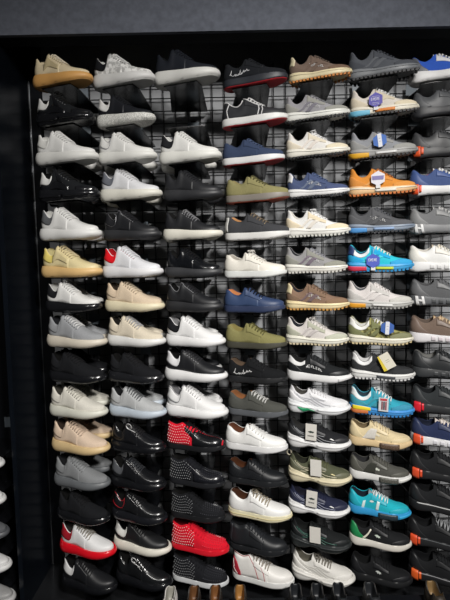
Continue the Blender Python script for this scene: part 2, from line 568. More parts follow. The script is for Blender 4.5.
# ------------------------------------------------------------------ shoe kinds
def thick(b, up, so, heel=None, lace=None, eye=None, lin='111111', rim=None, side=None, out=None, tng=None, glossy_toe=None, pipe=None, loop=None, bow=False, seam=True):
    """thick soled sneaker"""
    U = mk(up)
    b.upper(U, mk(lin, 'cloth')); b.sole(mk(so, 'rubber')); b.outsole(mk(out or so, 'rubber'))
    b.tongue(mk(tng or up), rise=.010)
    if seam: b.band('quarter_panel', U, 0.0, .56, 0.0, [(0, .98), (.28, .98), (.33, .98), (.45, .9), (.56, .82)], off=.0012, ns=22)
    if heel: b.band('heel_tab', mk(heel), 0.0, .28, [(0, .46), (.1, .36), (.2, .34), (.25, .44), (.28, .66)], .985, off=.0026, ns=14)
    if side: b.band('side_panel', mk(side, 'mesh'), .25, .54, [(.25, .35), (.54, .28)], [(.25, .9), (.34, .8), (.54, .62)], off=.0030)
    if rim: b.line('collar_edging', mk(rim), [[(0.01, .99), (.16, 1.0), (.28, .98)], [(.28, .98), (.28, .66), (.25, .44), (.2, .34), (.1, .36), (0.0, .46)]], .0012, sides=(-1, 1), off=.0032)
    if pipe: b.line('piping', mk(pipe), [[(.0, .99), (.14, 1.0), (.23, 1.0), (.335, 1.0), (.4, .97), (.55, .93)]], .0014, sides=(-1, 1), off=.002)
    b.laces(mk(lace or up, 'cloth'), n=7, bow=bow)
    b.eyelets(mk(eye or '2a2a2a', 'metal' if eye and eye.startswith('metal') else 'leather'), n=7)
    if loop:
        g = b.g; c = b.over(b.F['peak']+.05, -.4, .006); mb = MB()
        c = b.over(b.F['peak']+.04, -.75, .004)
        mb.tube([c+Vector((.015*math.cos(t)+.004, -.012-.004*math.sin(t), .016*math.sin(t)-.002)) for t in [k*2*math.pi/16 for k in range(16)]], .0015, 6, close=True)
        mb.tube([c+Vector((.002, -.010, -.018)), c+Vector((.025, -.016, -.020)), c+Vector((.042, -.016, -.027))], .0015, 6)
        mb.build('lace_loop', mk(loop, 'cloth'), b.lc)

def chunky(b, up, so, heel, lin='111111', lace='151515'):
    """sneaker with a sculpted glossy sole and glossy overlay straps"""
    U = mk(up, 'mesh'); G = mk(so, 'gloss')
    b.upper(U, mk(lin, 'cloth')); b.sole(G); b.outsole(G)
    b.tongue(U, rise=.012)
    b.band('heel_tab', mk(heel), 0.0, .275, [(0, .22), (.09, .34), (.2, .46), (.275, .74)], .985, off=.003, ns=10)
    b.band('overlay_strap', G, .0, .62, [(0, .04), (.3, .06), (.62, .02)], [(0, .22), (.3, .34), (.45, .55), (.62, .3)], off=.003)
    b.quad('side_strap', G, (.40, .42), (.52, .42), (.40, .98), (.33, .98), sides=(-1, 1), off=.0032)
    b.band('toe_guard', G, .74, 1.0, 0, [(.74, .5), (.9, .8), (1, .9)], off=.003)
    b.soleband('sole_rib', G, .06, .5, .25, .42, off=.004); b.soleband('sole_rib', G, .52, .94, .3, .5, off=.004)
    b.laces(mk(lace, 'cloth'), n=6); b.eyelets(mk('6a6a6a'), n=6)

def cup(b, up, so, lin='6b4a33', lace=None, out=None, eye=None, pipe=None, heel=None, toe=None, foxing=None, bow=False, quarter=None, perf=None, tng=None, seam=None):
    """low sneaker on a flat cup sole"""
    U = mk(up, 'leather')
    b.upper(U, mk(lin, 'leather')); b.sole(mk(so, 'rubber')); b.outsole(mk(out or so, 'rubber'))
    b.tongue(mk(tng or up), rise=.008, back=.045)
    b.band('quarter_panel', mk(quarter or up), 0.0, .62, 0.0, [(0, .97), (.38, .97), (.5, .9), (.62, .55)], off=.0012, ns=22)
    b.band('eyestay', mk(quarter or up), .385, .64, [(.385, .58), (.64, .6)], [(.385, .99), (.64, .97)], off=.0026)
    if heel: b.band('heel_tab', mk(heel), 0.0, .075, .1, .96, off=.003, ns=8)
    if toe: b.band('toe_cap', mk(toe), .78, 1.0, 0, [(.78, 1.5), (.9, 1.8), (1, 1.6)], off=.0014)
    if foxing: b.soleband('foxing_stripe', mk(foxing, 'rubber'), 0, .5, .40, .55, off=.0012); b.soleband('foxing_stripe', mk(foxing, 'rubber'), .5, 1, .40, .55, off=.0012)
    if pipe: b.line('piping', mk(pipe), [[(.0, .99), (.12, 1.0), (.25, 1.0), (.36, 1.0)], [(.13, .99), (.11, .5), (.13, .0)], [(.37, 1.0), (.62, .98)], [(.60, .95), (.62, .5), (.60, .02)], [(.655, .95), (.675, .5), (.66, .02)]], .0022, sides=(-1, 1), off=.002)
    if perf: b.studs(mk(perf, 'plastic'), 16, 5, .06, .60, .1, .85, r=.0013, name='perforations')
    b.laces(mk(lace or up, 'cloth'), n=6, bow=bow)
    b.eyelets(mk(eye or '3a3a3a'), n=6)

def trail(b, up, so, lug, over=None, heel=None, toe=None, lace=None, lin='22242a', word=None, hblock=None, strip=None, h2=None, collar=None, stripes=None, tng=None, bow=False, midhi=None):
    """running shoe with a lugged outsole"""
    U = mk(up, 'mesh')
    b.upper(U, mk(lin, 'cloth')); b.sole(mk(so, 'rubber'))
    b.lugs(mk(lug, 'rubber'), 0, 1, n=34)
    b.tongue(mk(tng or up, 'mesh'), rise=.014, back=.05)
    ov = mk(over or up, 'suede')
    b.band('mudguard', mk(toe or over or up, 'suede'), .66, 1.0, 0, [(.66, .25), (.78, .75), (.88, 1.25), (1, 1.3)], off=.0022)
    b.band('heel_counter', ov, 0, .30, 0, [(0, .55), (.15, .62), (.3, .18)], off=.0022)
    b.band('eyestay', ov, .37, .66, [(.37, .55), (.66, .62)], [(.37, .99), (.66, 1.0)], off=.0022)
    b.quad('side_stripe', mk(stripes or over or up, 'suede'), (.20, .12), (.27, .12), (.46, .62), (.40, .62), sides=(-1, 1), off=.0026)
    b.quad('side_stripe', mk(stripes or over or up, 'suede'), (.34, .05), (.42, .05), (.56, .62), (.50, .62), sides=(-1, 1), off=.0026)
    b.soleband('midsole_ridge', mk(midhi or so, 'rubber'), .03, .97, .62, .80, off=.0022)
    if heel: b.band('heel_tab', mk(heel), 0.0, .10, [(0, .42), (.1, .5)], .985, off=.0032, ns=8)
    if collar: b.band('collar_panel', mk(collar), 0.0, .34, [(0, .55), (.15, .60), (.34, .70)], .985, off=.003, ns=14)
    if word: wordmark(b, mk(word, 'plastic'), .35, .60, .36, .17, rise=-.06)
    if hblock: b.soleband('heel_block', mk(hblock, 'rubber'), 0, .30, -.12, .5, off=.0032)
    if h2: b.soleband('midsole_block', mk(h2[0], 'rubber'), h2[1], h2[2], h2[3], h2[4], off=.0034)
    if strip: b.soleband('midsole_strip', mk(strip, 'rubber'), .40, .70, .22, .60, off=.0036)
    b.laces(mk(lace or up, 'cloth'), n=6, bow=bow)

def dad(b, up, so, over=None, lin='2a2a2a', lace=None, lines=None, accent=None, heel=None, loop=None, mark=None, bow=False, wave=None, collar=None):
    """bulky running shoe on a wavy split sole"""
    U = mk(up, 'mesh')
    b.upper(U, mk(lin, 'cloth')); b.sole(mk(so, 'rubber')); b.outsole(mk(so, 'rubber'))
    b.tongue(mk(up, 'mesh'), rise=.012, back=.05)
    ov = mk(over or up)
    b.band('mudguard', ov, .70, 1.0, 0, [(.70, .2), (.82, .7), (.9, 1.15), (1, 1.2)], off=.0022)
    b.band('heel_counter', ov, 0, .34, 0, [(0, .7), (.12, .66), (.34, .12)], off=.0022)
    b.band('eyestay', ov, .37, .64, [(.37, .6), (.64, .66)], [(.37, .99), (.64, 1.0)], off=.0022)
    ln = mk(lines or over or up, 'plastic')
    b.line('side_lines', ln, [[(.10, .85), (.25, .55), (.42, .2), (.52, .03)], [(.14, .9), (.32, .55), (.52, .2), (.62, .04)], [(.36, .85), (.46, .5), (.62, .25), (.8, .2)], [(.2, .2), (.4, .5), (.62, .6)]], .0015, sides=(-1, 1), off=.002)
    if collar: b.band('collar_panel', mk(collar), 0.0, .33, [(0, .72), (.2, .66), (.33, .75)], .985, off=.0028)
    if accent: b.soleband('midsole_wedge', mk(accent, 'rubber'), .22, .40, .10, .55, off=.0035, slant=-.25)
    b.soleband('midsole_ridge', mk(wave or so, 'rubber'), .03, .45, .62, .78, off=.003); b.soleband('midsole_ridge', mk(wave or so, 'rubber'), .5, .97, .5, .68, off=.003)
    b.laces(mk(lace or up, 'cloth'), n=6, bow=bow)
    if mark: b.quad('toe_mark', mk(mark, 'plastic'), (.70, .52), (.78, .40), (.77, .52), (.73, .62), off=.0034)
    if loop:
        c = b.g.S(.0, .45, -1); mb = MB()
        mb.tube([c+Vector((-.010+.011*math.cos(t), 0, .004+.014*math.sin(t))) for t in [k*2*math.pi/12 for k in range(12)]], .0032, 6, close=True)
        mb.build('pull_loop', mk(loop, 'cloth'), b.root)

def runner(b, up, so, over=None, lin='1c1c1c', lace=None, clip=None, out=None, letter=None, ribs=None, collar=None, front=None, heel=None, bars=None, logo=None, soleline=None, tng=None, kind='mesh', front2=None, hbar=None, bow=False, patchm=None):
    U = mk(up, kind)
    b.upper(U, mk(lin, 'cloth')); b.sole(mk(so, 'rubber')); b.outsole(mk(out or so, 'rubber'))
    b.tongue(mk(tng or up, kind), rise=.011, back=.05)
    ov = mk(over or up)
    b.band('mudguard', ov, .68, 1.0, 0, [(.68, .2), (.80, .7), (.9, 1.1), (1, 1.2)], off=.0020)
    b.band('heel_counter', mk(heel or over or up), 0, .26, 0, [(0, .98), (.1, .96), (.17, .55), (.26, .15)], off=.0022)
    b.band('eyestay', ov, .37, .64, [(.37, .55), (.64, .66)], [(.37, .99), (.64, 1.0)], off=.0020)
    if collar: b.band('collar_panel', mk(collar), 0.0, .30, [(0, .60), (.15, .62), (.30, .72)], .985, off=.003)
    if clip:
        b.soleband('heel_clip', mk(clip, 'plastic'), .045, .125, .05, 1.1, off=.006, both=False)
        b.soleband('heel_clip', mk(clip, 'plastic'), .135, .165, .25, 1.0, off=.005, both=False)
    if ribs:
        for k in range(6): b.soleband('sole_rib', mk(ribs, 'rubber'), .30+.1*k, .36+.1*k, .2, .75, off=.0025)
    if soleline: b.soleband('sole_line', mk(soleline, 'rubber'), .10, .97, .84, .93, off=.002)
    if letter:          # capital letter on the heel side of the sole
        for (u0, u1, t0, t1) in ((.085, .12, .0, .98), (.165, .20, .0, .98), (.12, .165, .40, .62)):
            b.soleband('heel_letter', mk(letter, 'plastic'), u0, u1, t0, t1, off=.0042, both=False, slant=-.06)
    if front: b.soleband('forefoot_patch', mk(front, 'speckle'), .50, .80, -.12, .84, off=.0055)
    if front2: b.soleband('toe_bumper', mk(front2, 'rubber'), .82, 1.0, .1, .6, off=.003)
    if bars:
        for u in bars[1:]: b.quad('side_bar', mk(bars[0]), (u, .02), (u+.045, .02), (u+.075, .72), (u+.03, .72), off=.003)
    if hbar: b.quad('side_bar', mk(hbar), (.20, .18), (.22, .04), (.36, .70), (.34, .78), off=.003)
    if patchm: b.quad('side_panel', mk(patchm, kind), (.20, .05), (.42, .05), (.46, .8), (.30, .7), off=.0024)
    if logo: croc(b, .385 if bars else .46, .50 if bars else .36, mk(logo, 'plastic'), .075 if bars else .095)
    b.laces(mk(lace or up, 'cloth'), n=6, bow=bow)

def stud(b, up, so, spikes, lin='171717', front=None, toe=True, lace=None, out=None, patent=None):
    U = mk(up, 'suede')
    b.upper(U, mk(lin, 'leather')); b.sole(mk(so, 'rubber')); b.outsole(mk(out or so, 'rubber'))
    b.tongue(mk(front or up, 'suede'), rise=.006, back=.04)
    if front:
        b.band('vamp_panel', mk(front, 'patent'), .50, 1.0, 0, [(.5, 1.0), (.62, 1.9), (.8, 1.95), (1, 1.95)], off=.0018)
        b.band('eyestay', mk(front, 'patent'), .36, .52, [(.36, .7), (.52, .5)], .99, off=.0024)
    b.band('quarter_panel', mk(patent or up, 'suede'), 0.0, .48, 0.0, [(0, .98), (.34, .98), (.48, .80)], off=.0012, ns=20)
    b.studs(mk(spikes, 'plastic'), 11, 7, .05, .47, .1, .9, r=.0030, toe=False)
    if toe:
        b.studs(mk(toe if isinstance(toe, str) else up, 'gloss'), 1, 2, .5, .51, .2, .5, r=.0034, name='toe_spikes', toe=True)
    b.laces(mk(lace or front or up, 'cloth'), n=6, bow=False)

def slipon(b, up, lin):
    """low town shoe"""
    b.upper(mk(up), mk(lin, 'leather')); b.sole(mk('0c0b0a', 'rubber')); b.outsole(mk('0c0b0a', 'rubber'))
    b.line('collar_edging', mk('2c2a28'), [[(0.01, 1.0), (.1, 1.0), (.2, 1.0), (.3, 1.0), (.37, 1.0)]], .002, sides=(-1, 1), off=.001)
    b.band('apron', mk(up), .5, .9, .8, 1.9, off=.0015)

# ------------------------------------------------------------------ the shoes: column, row, heel x, heel y, toe x in the photograph
W = 'e4e4e2'; K = '131316'; KS = 'suede:141518'
SH = []
def add(c, r, hx, hy, tx, form, fn, look, **kw): SH.append((c, r, hx, hy, tx, form, fn, look, kw))
T = 'thick'
add(1, 1, 32.7, 93, 93.4, T, thick, 'cream sneaker with tan mesh side panel and gum sole', up='e3d3b0', so='d8a35e', side='b9aa86', lace='eadfc6', eye='7d6a4a', lin='d9caa8')
add(1, 2, 36, 131, 96, T, chunky, 'black chunky sneaker with white heel above an all-white sneaker', up='17191c', so='141518', heel=W)
add(1, 3, 35.5, 168.3, 99.5, T, thick, 'all-white thick-soled sneaker with plain white heel, leftmost column', up=W, so='e0e0dc', heel='dcdcd8', lin='d6d6d2', eye='8c8c8c')
add(1, 4, 38.5, 203.8, 101, T, chunky, 'black chunky sneaker with white heel above white charcoal-heeled sneaker', up='17191c', so='17181b', heel=W)
add(1, 5, 39.5, 241, 102.5, T, thick, 'white sneaker with charcoal heel tab above pale yellow sneaker', up=W, so='e6e6e4', heel='suede:55575a', lin='d6d6d2', eye='6d6d6d')
add(1, 6, 41.3, 277, 103, T, thick, 'pale yellow sneaker with bright yellow heel and peach sole', up='e2d3a3', so='e3bd80', heel='f0dc7a', side='d8c99a', lace='d9c9a0', eye='6d5a40', lin='efe2a6', tng='57503e')
add(1, 7, 45.5, 311, 102.7, T, thick, 'white sneaker with black heel tab and glossy black sole', up='e2e2e0', so='gloss:16171a', heel='1a1b1e', eye='8c8c8c', lin='c9c9c6', bow=True)
add(1, 8, 46.7, 346.5, 107.8, T, thick, 'grey suede sneaker with cream sole in leftmost column', up='suede:8b8d90', so='c9c1b2', heel='suede:85878a', lace='c8c8c8', eye='303030', lin='25262a')
add(1, 9, 49, 381.5, 107.3, T, thick, 'all-black suede sneaker above the off-white suede sneaker', up=KS, so='gloss:131417', heel='suede:17181b', lace='1a1a1c', eye='0a0a0a')
add(1, 10, 49.5, 416, 108.5, T, thick, 'off-white suede sneaker with matching thick off-white sole', up='suede:cdcac0', so='c9c9bd', heel='suede:cdcac0', lace='b5b2a8', eye='1f1f1f', lin='45433d', tng='3a3834')
add(1, 11, 51.7, 451, 110.7, T, thick, 'nude beige sneaker with yellowish gum sole', up='suede:ccb7a2', so='cbb183', heel='suede:c8b39e', lace='b39f8c', eye='2a221c', lin='3d3129', tng='4a3c31')
add(1, 12, 54, 486, 111, T, thick, 'mid-grey suede sneaker with darker grey sole', up='suede:77797b', so='5b5e61', heel='suede:747678', lace='8d8f91', eye='1c1c1e', lin='202124')
add(1, 13, 57, 520, 111, T, thick, 'all-black sneaker above the white red-soled sneaker', up=KS, so='gloss:101114', lace='161618', eye='0a0a0a')
add(1, 14, 59.8, 553, 117, T, thick, 'white sneaker with red heel tab and bright red sole', up='d9d9d9', so='gloss:cf1020', heel='suede:8e1422', lace='8a857c', eye='5a5a5a', lin='35322f', tng='6d6a64', bow=True)
add(1, 15, 62, 588, 118, T, thick, 'black sneaker with white heel tab below the red-soled sneaker', up='16171a', so='gloss:101114', heel='c4c4c4', lace='161618', eye='0a0a0a')
# second column
add(2, 1, 92.7, 93.5, 156, T, thick, 'marbled white sneaker with black heel tab in top row', up='marble:dadad8', so='d2d2d0', heel='17181b', lace='d4d4d2', lin='c6c6c4')
add(2, 2, 96.5, 131, 156, T, thick, 'black sneaker with white heel tab and speckled white sole', up='17191e', so='speckle:d9d9d4', heel=W, lace='1a1b1e', eye='0c0c0c')
add(2, 3, 97.7, 167, 157.5, T, thick, 'all-white sneaker with silver-edged heel tab', up='e2e2df', so='dfdfda', heel='e0e0dd', rim='83858a', lin='d0d0cd', eye='9a9a9a')
add(2, 4, 100, 203, 162.7, T, thick, 'white sneaker with blue-grey heel tab and cream sole', up='dcdde0', so='dfddd2', heel='suede:63666e', lace='d2d2d4', lin='b9b9bb', eye='7c7c80')
add(2, 5, 103.5, 241, 162, T, thick, 'black leather sneaker with silver-edged heel above red-heeled white sneaker', up='1b1c1f', so='26272a', heel='1b1c1f', rim='metal:c8c8cc', lace='1d1d20', eye='metal:b0b0b4', pipe='77777b')
add(2, 6, 102.5, 277, 163.8, T, thick, 'white sneaker with red heel tab and white sole', up='e0e1e5', so='e2e2e4', heel='suede:e01823', lace='d8d8dc', eye='9a5a60', lin='b01820')
add(2, 7, 105, 311, 165, T, thick, 'sand beige sneaker with cream sole below red-heeled sneaker', up='suede:cdbba3', so='ddd3b4', heel='suede:c8b59d', lace='bdae98', eye='3a2f26', lin='3a3028', tng='6a5c4c')
add(2, 8, 107.3, 345.5, 166.2, T, thick, 'pale beige sneaker with bright white sole', up='suede:cfc5b2', so='dcdcda', heel='suede:cbc1ae', lace='a0a0a2', eye='33302c', lin='24221f')
add(2, 9, 108.5, 381.5, 164.5, T, thick, 'all-black suede sneaker above the light grey bluish-soled sneaker', up=KS, so='gloss:1b1c1f', lace='1a1a1c', eye='0a0a0a', heel='suede:17181b')
add(2, 10, 109.2, 416, 167, T, thick, 'light grey suede sneaker with pale bluish sole', up='suede:a3a5a6', so='a9b3bd', heel='suede:9fa1a2', lace='5c5e60', eye='1c1c1c', lin='1d1e20')
add(2, 11, 111, 451, 167, T, thick, 'black patent sneaker with white lace loop below light grey sneaker', up='patent:131417', so='gloss:101114', heel='patent:101113', loop='d0d0d0', lace='1c1c1e', eye='0a0a0a')
add(2, 12, 110.5, 487, 167, T, thick, 'black patent sneaker with grey heel tab and silver laces', up='patent:121316', so='gloss:101114', heel='suede:4a4c50', lace='2e3034', eye='metal:a0a0a4')
add(2, 13, 112, 520, 168, T, thick, 'black patent sneaker with thin red collar laces', up='patent:141517', so='gloss:15161a', lace='141416', rim='a01824', eye='0a0a0a')
add(2, 14, 113.7, 550, 172, T, thick, 'black thick white-soled sneaker beside the all-red studded high-top', up='161719', so='d8d4c8', heel='d6d6d2', lace='161618', eye='0a0a0a')
add(2, 15, 116, 584, 173, T, thick, 'black patent sneaker with white lace loop in bottom row', up='patent:121315', so='gloss:101114', loop='d0d0d0', lace='161618', eye='0a0a0a')
# third column
add(3, 1, 153.5, 91, 220.5, T, thick, 'black sneaker with thick white sole in top row', up='1b1e25', so='d2d2ce', lace='1b1e25', eye='0c0c0e')
add(3, 3, 159, 167, 222, T, thick, 'white sneaker with black heel tab below the empty shelf', up='e2e2df', so='e0e0da', heel='suede:1e1f22', eye='8a8a8a', lin='c8c8c5')
add(3, 4, 163, 203, 224.5, T, thick, 'black leather sneaker with black sole above cream-soled one', up='202124', so='26272a', lace='202124', eye='101012')
add(3, 5, 163, 240.5, 223.3, 'thick', thick, 'black leather sneaker with cream sole and silver eyelets', up='1e1f22', so='dad7cb', lace='77777a', eye='metal:c0c0c4')
add(3, 6, 165, 277, 223.3, T, thick, 'black patent sneaker with dull dark grey sole', up='patent:0d0f13', so='2f3033', lace='111114', eye='0a0a0a')
add(3, 7, 165.5, 311, 224, T, thick, 'black leather sneaker with silver collar edging and black sole', up='1b1c1f', so='1f2023', pipe='8c8d91', lace='1b1b1e', eye='0a0a0a')
add(3, 8, 165.8, 345.5, 226, T, thick, 'white sneaker with black heel tab above black white-heeled sneaker', up='e4e4e4', so='e6e6e6', heel='suede:17181b', eye='7e7e7e', lin='8e8e90')
add(3, 9, 164.8, 380, 228, T, thick, 'black sneaker with white heel tab between two white sneakers', up='17181b', so='e4e4e4', heel='d8d8da', lace='2a2a2d', eye='8c8c90')
add(3, 10, 165.8, 416, 228.7, T, thick, 'white sneaker with grey-outlined white heel above half-red studded sneaker', up='dfdfdf', so='e6e6e6', heel='e0e0e0', rim='55575b', eye='7e7e7e', lin='77777a', tng='a0a0a2')
add(3, 11, 167, 449, 225.5, 'mid', stud, 'studded sneaker half red and half black patent', up='c4182b', so='111215', spikes='f0dcdc', front='111215', toe='111215', patent='c4182b')
add(3, 12, 169.5, 484, 225.5, 'mid', stud, 'black studded sneaker with glossy front below half-red one', up='15161a', so='17181c', spikes='8c8e90', front='14151a', toe='3a3b40')
add(3, 13, 171, 518, 226, 'mid', stud, 'matte black studded sneaker above the all-red studded one', up='141518', so='131417', spikes='808284', toe='3a3b40')
add(3, 14, 171.5, 550, 229.5, 'mid', stud, 'all-red studded high-top sneaker with red sole', up='c01326', so='cf1226', spikes='f0d4d4', toe='d83a48', lin='5a0a12')
add(3, 15, 172.5, 582, 229, 'mid', stud, 'black studded high-top sneaker with white sole', up='15161a', so='c4c6c8', spikes='7c7e80', toe='3a3b40')
# fourth column
C = 'cup'
add(4, 1, 223, 93, 288, C, cup, 'black suede sneaker with white script and red underside, top row', up='suede:1a1c20', so='23262d', out='b3202b', lace='1c1e22', script='d8d8dc')
add(4, 2, 222, 131, 288, C, cup, 'black sneaker with white piping and white sole', up='2a2b2e', so='dcdcda', out='b3202b', pipe='e0e0e0', lace='e0e0e0', lin='1c1c1e')
add(4, 3, 222.3, 168.5, 285, C, cup, 'navy blue sneaker with white sole and red underside', up='suede:333e56', so='dcdcdc', out='a8222c', lace='44506b', lin='2a3144')
add(4, 4, 225.5, 204.7, 290, C, cup, 'olive suede sneaker with taupe sole', up='suede:807b55', so='77716a', out='b0523c', lace='5a573a', lin='8a7c52')
add(4, 5, 225, 241, 290.7, C, cup, 'charcoal sneaker with tan lining and white sole', up='suede:3a3b3e', so='dad9d6', heel='c8c8c4', lace='6b6052', eye='9a8a6a', lin='b07f50')
add(4, 6, 224.2, 277.5, 287, C, cup, 'all-white low leather sneaker above navy leather sneaker', up='e2ded4', so='dcdedc', lace='e0ddd6', eye='aaa69c', lin='a09a90', bow=True)
add(4, 7, 224, 312, 285.5, C, cup, 'navy leather sneaker with tan lining and black laces', up='2c3b5a', so='25304c', lace='0f1015', eye='c8ccd4', lin='b9784a', quarter='2f3f5e')
add(4, 8, 225.5, 348, 287.2, C, cup, 'olive suede sneaker with blackish sole', up='suede:78744b', so='3d3c33', lace='55522f', lin='837847', out='1f1f1c')
add(4, 9, 227.5, 382, 287.7, C, cup, 'black suede sneaker with white script above dark grey sneaker', up='suede:131416', so='18191b', lace='1b1c1e', script='d4d4d4', lin='5a4a3c')
add(4, 10, 228, 415, 288.4, C, cup, 'dark grey suede sneaker with brown lining and pale laces', up='suede:454642', so='505357', lace='b4b4b2', lin='8a5a38')
add(4, 11, 225.5, 449.5, 288, C, cup, 'white dotted sneaker with white sole and brown lining', up='e2e2e0', so='dfdfdf', lace='dededc', perf='b9b9b9', lin='5e3826')
add(4, 12, 228, 483.5, 287.7, C, cup, 'black patterned low sneaker between two white sneakers', up='15171a', so='15171a', lace='1c1e21', perf='3a3d42', lin='4a2a18')
add(4, 13, 228.5, 516.5, 292.3, C, cup, 'white leather sneaker with cream sole and grey laces', up='dcdcda', so='e0d9b8', foxing='c9bd90', lace='8f8676', lin='4a2d1e', bow=True)
add(4, 14, 229.3, 550, 288.5, 'mid', cup, 'black leather high-top above the white and red one', up='191b1e', so='16181b', lace='222428', heel='26282c', lin='17181a')
add(4, 15, 232.5, 581, 294.5, 'mid', cup, 'white high-top with red heel patch and thin red lines', up='d6d4d0', so='d6d6d4', lace='8c857c', lin='6a655e', redlines='9c2232')
# fifth column
R = 'trail'
add(5, 1, 288.5, 87, 352.5, R, trail, 'brown trail running shoe with cream midsole, top row', up='6f5f55', so='e0d3ad', lug='b5722f', heel='d9cfae', word='e8e8e8', lace='5c5048', over='6a5a50', toe='6a5648')
add(5, 2, 284, 126, 350.4, R, trail, 'grey running shoe with white midsole and black lugs', up='8d8c90', so='dfe0da', lug='1d1e20', over='8b8b86', stripes='74727a', word='dcdcdc', lace='77787c', toe='8a8a84')
add(5, 3, 285.5, 161, 350.4, R, trail, 'cream and white running shoe with black lugs', up='e6e4e0', so='e2dfd4', lug='1d1e20', over='d9d0bd', stripes='e4dcd4', lace='e8e8e8', lin='9a968e', toe='d6ccb4', bow=True)
add(5, 4, 286.5, 199.5, 350, R, trail, 'navy blue running shoe with white heel and white midsole', up='434e6c', so='e4e4e4', lug='2b2c30', heel='dcdcdc', over='444f6e', stripes='626c80', word='e8e8e8', lace='4c5a7c', toe='454f70')
add(5, 5, 285, 237, 351, R, trail, 'white running shoe with pale beige toe and heel overlays', up='e9e9e7', so='e6e5df', lug='c9c9c2', over='e0d3b8', stripes='e6e0d6', lace='ececec', lin='c4c0b8', toe='e0d3b8', bow=True)
add(5, 6, 284.5, 272, 348, R, trail, 'grey running shoe with purple-grey stripes, above brown running shoe', up='8a898a', so='e2e0d8', lug='c4c2bc', over='85857e', stripes='6f6670', word='d8d8d8', lace='85868c', toe='85857c')
add(5, 7, 285.5, 308.5, 350, R, trail, 'brown running shoe with cream heel above light grey one', up='7a6353', so='e0cfa4', lug='b98a4a', heel='dccfa8', word='d8d8d4', lace='6b5748', over='75604f', toe='7c6450', stripes='6a5a5c')
add(5, 8, 285.5, 343, 349.5, R, trail, 'light grey running shoe with grey-green overlays and white midsole', up='c4bfbb', so='dddbce', lug='cfc3a4', over='a0a192', stripes='b4aeac', lace='b5b2ae', toe='a9ab9c', bow=True)
add(5, 9, 287, 380, 351.6, 'runner', runner, 'black running shoe with white heel and white wordmark', up='1b1d1f', so='e2e2e2', heel='1d1f21', collar='d8d8d8', lace='2a2c2e', word='e0e0e0', front2='d4d4d4')
add(5, 10, 287.5, 412, 351, 'dad', dad, 'white running shoe with green wedge in the sole', up='d9d9dc', so='e2e4e6', over='dcdcde', lin='4c4a46', lines='a4a6ac', accent='1f8a5c', lace='d4d4d6')
add(5, 11, 287, 447, 351.6, 'dad', dad, 'black running shoe with white sole and white card tag', up='1d1e21', so='dadada', over='222326', lines='8d8f93', lace='202124', mark='dcdcdc')
add(5, 12, 288, 481.5, 352.4, 'dad', dad, 'olive and beige running shoe with pull loop', up='4a4d3c', so='c9c0a4', over='5b5c4a', lines='b9b29a', lace='55573f', loop='c9c2ac', lin='25261f', mark='c4b884')
add(5, 13, 288, 513, 350.5, 'dad', dad, 'dark navy running shoe with white sole', up='1d2136', so='dcdcdc', over='22263b', lines='8a8ea0', lace='1c2034', mark='dcdcdc', lin='1a1a26')
add(5, 14, 290, 547, 351.8, 'dad', dad, 'black running shoe with dark green trim and dark sole', up='17191a', so='1f2324', over='1b1e1f', lines='23584a', lace='1b1d1e', lin='121414')
add(5, 15, 291.5, 580, 355.6, 'dad', dad, 'white bulky shoe with grey lining and grey laces', up='c9c7c2', so='d4d2cd', over='d0cec9', lin='5d5a50', lines='b4b2ac', lace='6e6a62', bow=True)
# sixth column
add(6, 1, 347, 85, 420.5, R, trail, 'dark grey trail shoe with black lugs in top row', up='4d5056', so='6b6e72', lug='1d1f23', over='45484e', lace='3a3d42', toe='45484e', stripes='5a5d62')
add(6, 2, 349, 121, 419.5, R, trail, 'beige and white shoe with orange and light blue sole blocks', up='cfc9c0', so='dcd6c6', lug='1f1f22', over='c6bca8', lace='e6e6e6', hblock='6db4d2', h2=('d9843c', .38, .66, .12, .6), toe='cfc4ac', lin='8a8680')
add(6, 3, 348.5, 161.7, 418.5, R, trail, 'grey running shoe with yellow heel lugs', up='85878c', so='8d8d8c', lug='232427', over='8b8b8a', lace='77797e', hblock='e0a92a', strip='dcdcdc', toe='8f8f8c', lin='54565a')
add(6, 4, 347.5, 197.3, 417.8, R, trail, 'orange running shoe with cream stripe and orange lugs', up='d48a3a', so='dfb98a', lug='b9672a', over='cf8a44', lace='b06a34', toe='d39048', strip='ece6da', lin='9a6a34', stripes='d9a060', midhi='e6dcc8')
add(6, 5, 347, 233.5, 415.5, R, trail, 'charcoal running shoe with blue block in the heel sole', up='4f5053', so='7c8796', lug='34363a', over='56575a', lace='515358', hblock='4d8fcc', strip='8fa8cc', word='d4d4d4', toe='55565a', midhi='6a7688')
add(6, 6, 346.5, 270.5, 414.5, R, trail, 'turquoise running shoe with red and lime sole blocks', up='2fb9cc', so='3d9ad0', lug='2b86bf', over='2a9fd0', lace='e6efe6', hblock='cc3550', h2=('cfe04a', .44, .70, .1, .55), heel='2a3b66', collar='d8dde0', toe='3a9ed0', lin='2b3550', stripes='4ccad2')
add(6, 7, 346, 307, 414, R, trail, 'light grey running shoe with amber heel lugs', up='c9c4c2', so='a9a9a6', lug='8f8f8c', over='b3b1ae', lace='d4d0ce', hblock='e3a02c', strip='ececea', toe='b4b3ae', lin='55565a', stripes='d6d2d0')
add(6, 8, 347, 342.5, 414, R, trail, 'olive camouflage running shoe with white collar', up='camo:7d7a4c', so='e0dccb', lug='c4b48c', over='6f7250', collar='e0e0dc', lace='dcdcd8', toe='77785c', lin='c8c8c4')
add(6, 9, 350, 377.5, 415.7, R, trail, 'black running shoe with white heel and yellow-trimmed tag', up='2b2c2e', so='d8d8d6', lug='c9c9c9', over='303133', collar='dcdcdc', lace='3a3b3d', toe='303133', h2=('4a4c50', .42, .70, .2, .6), lin='c4c4c4')
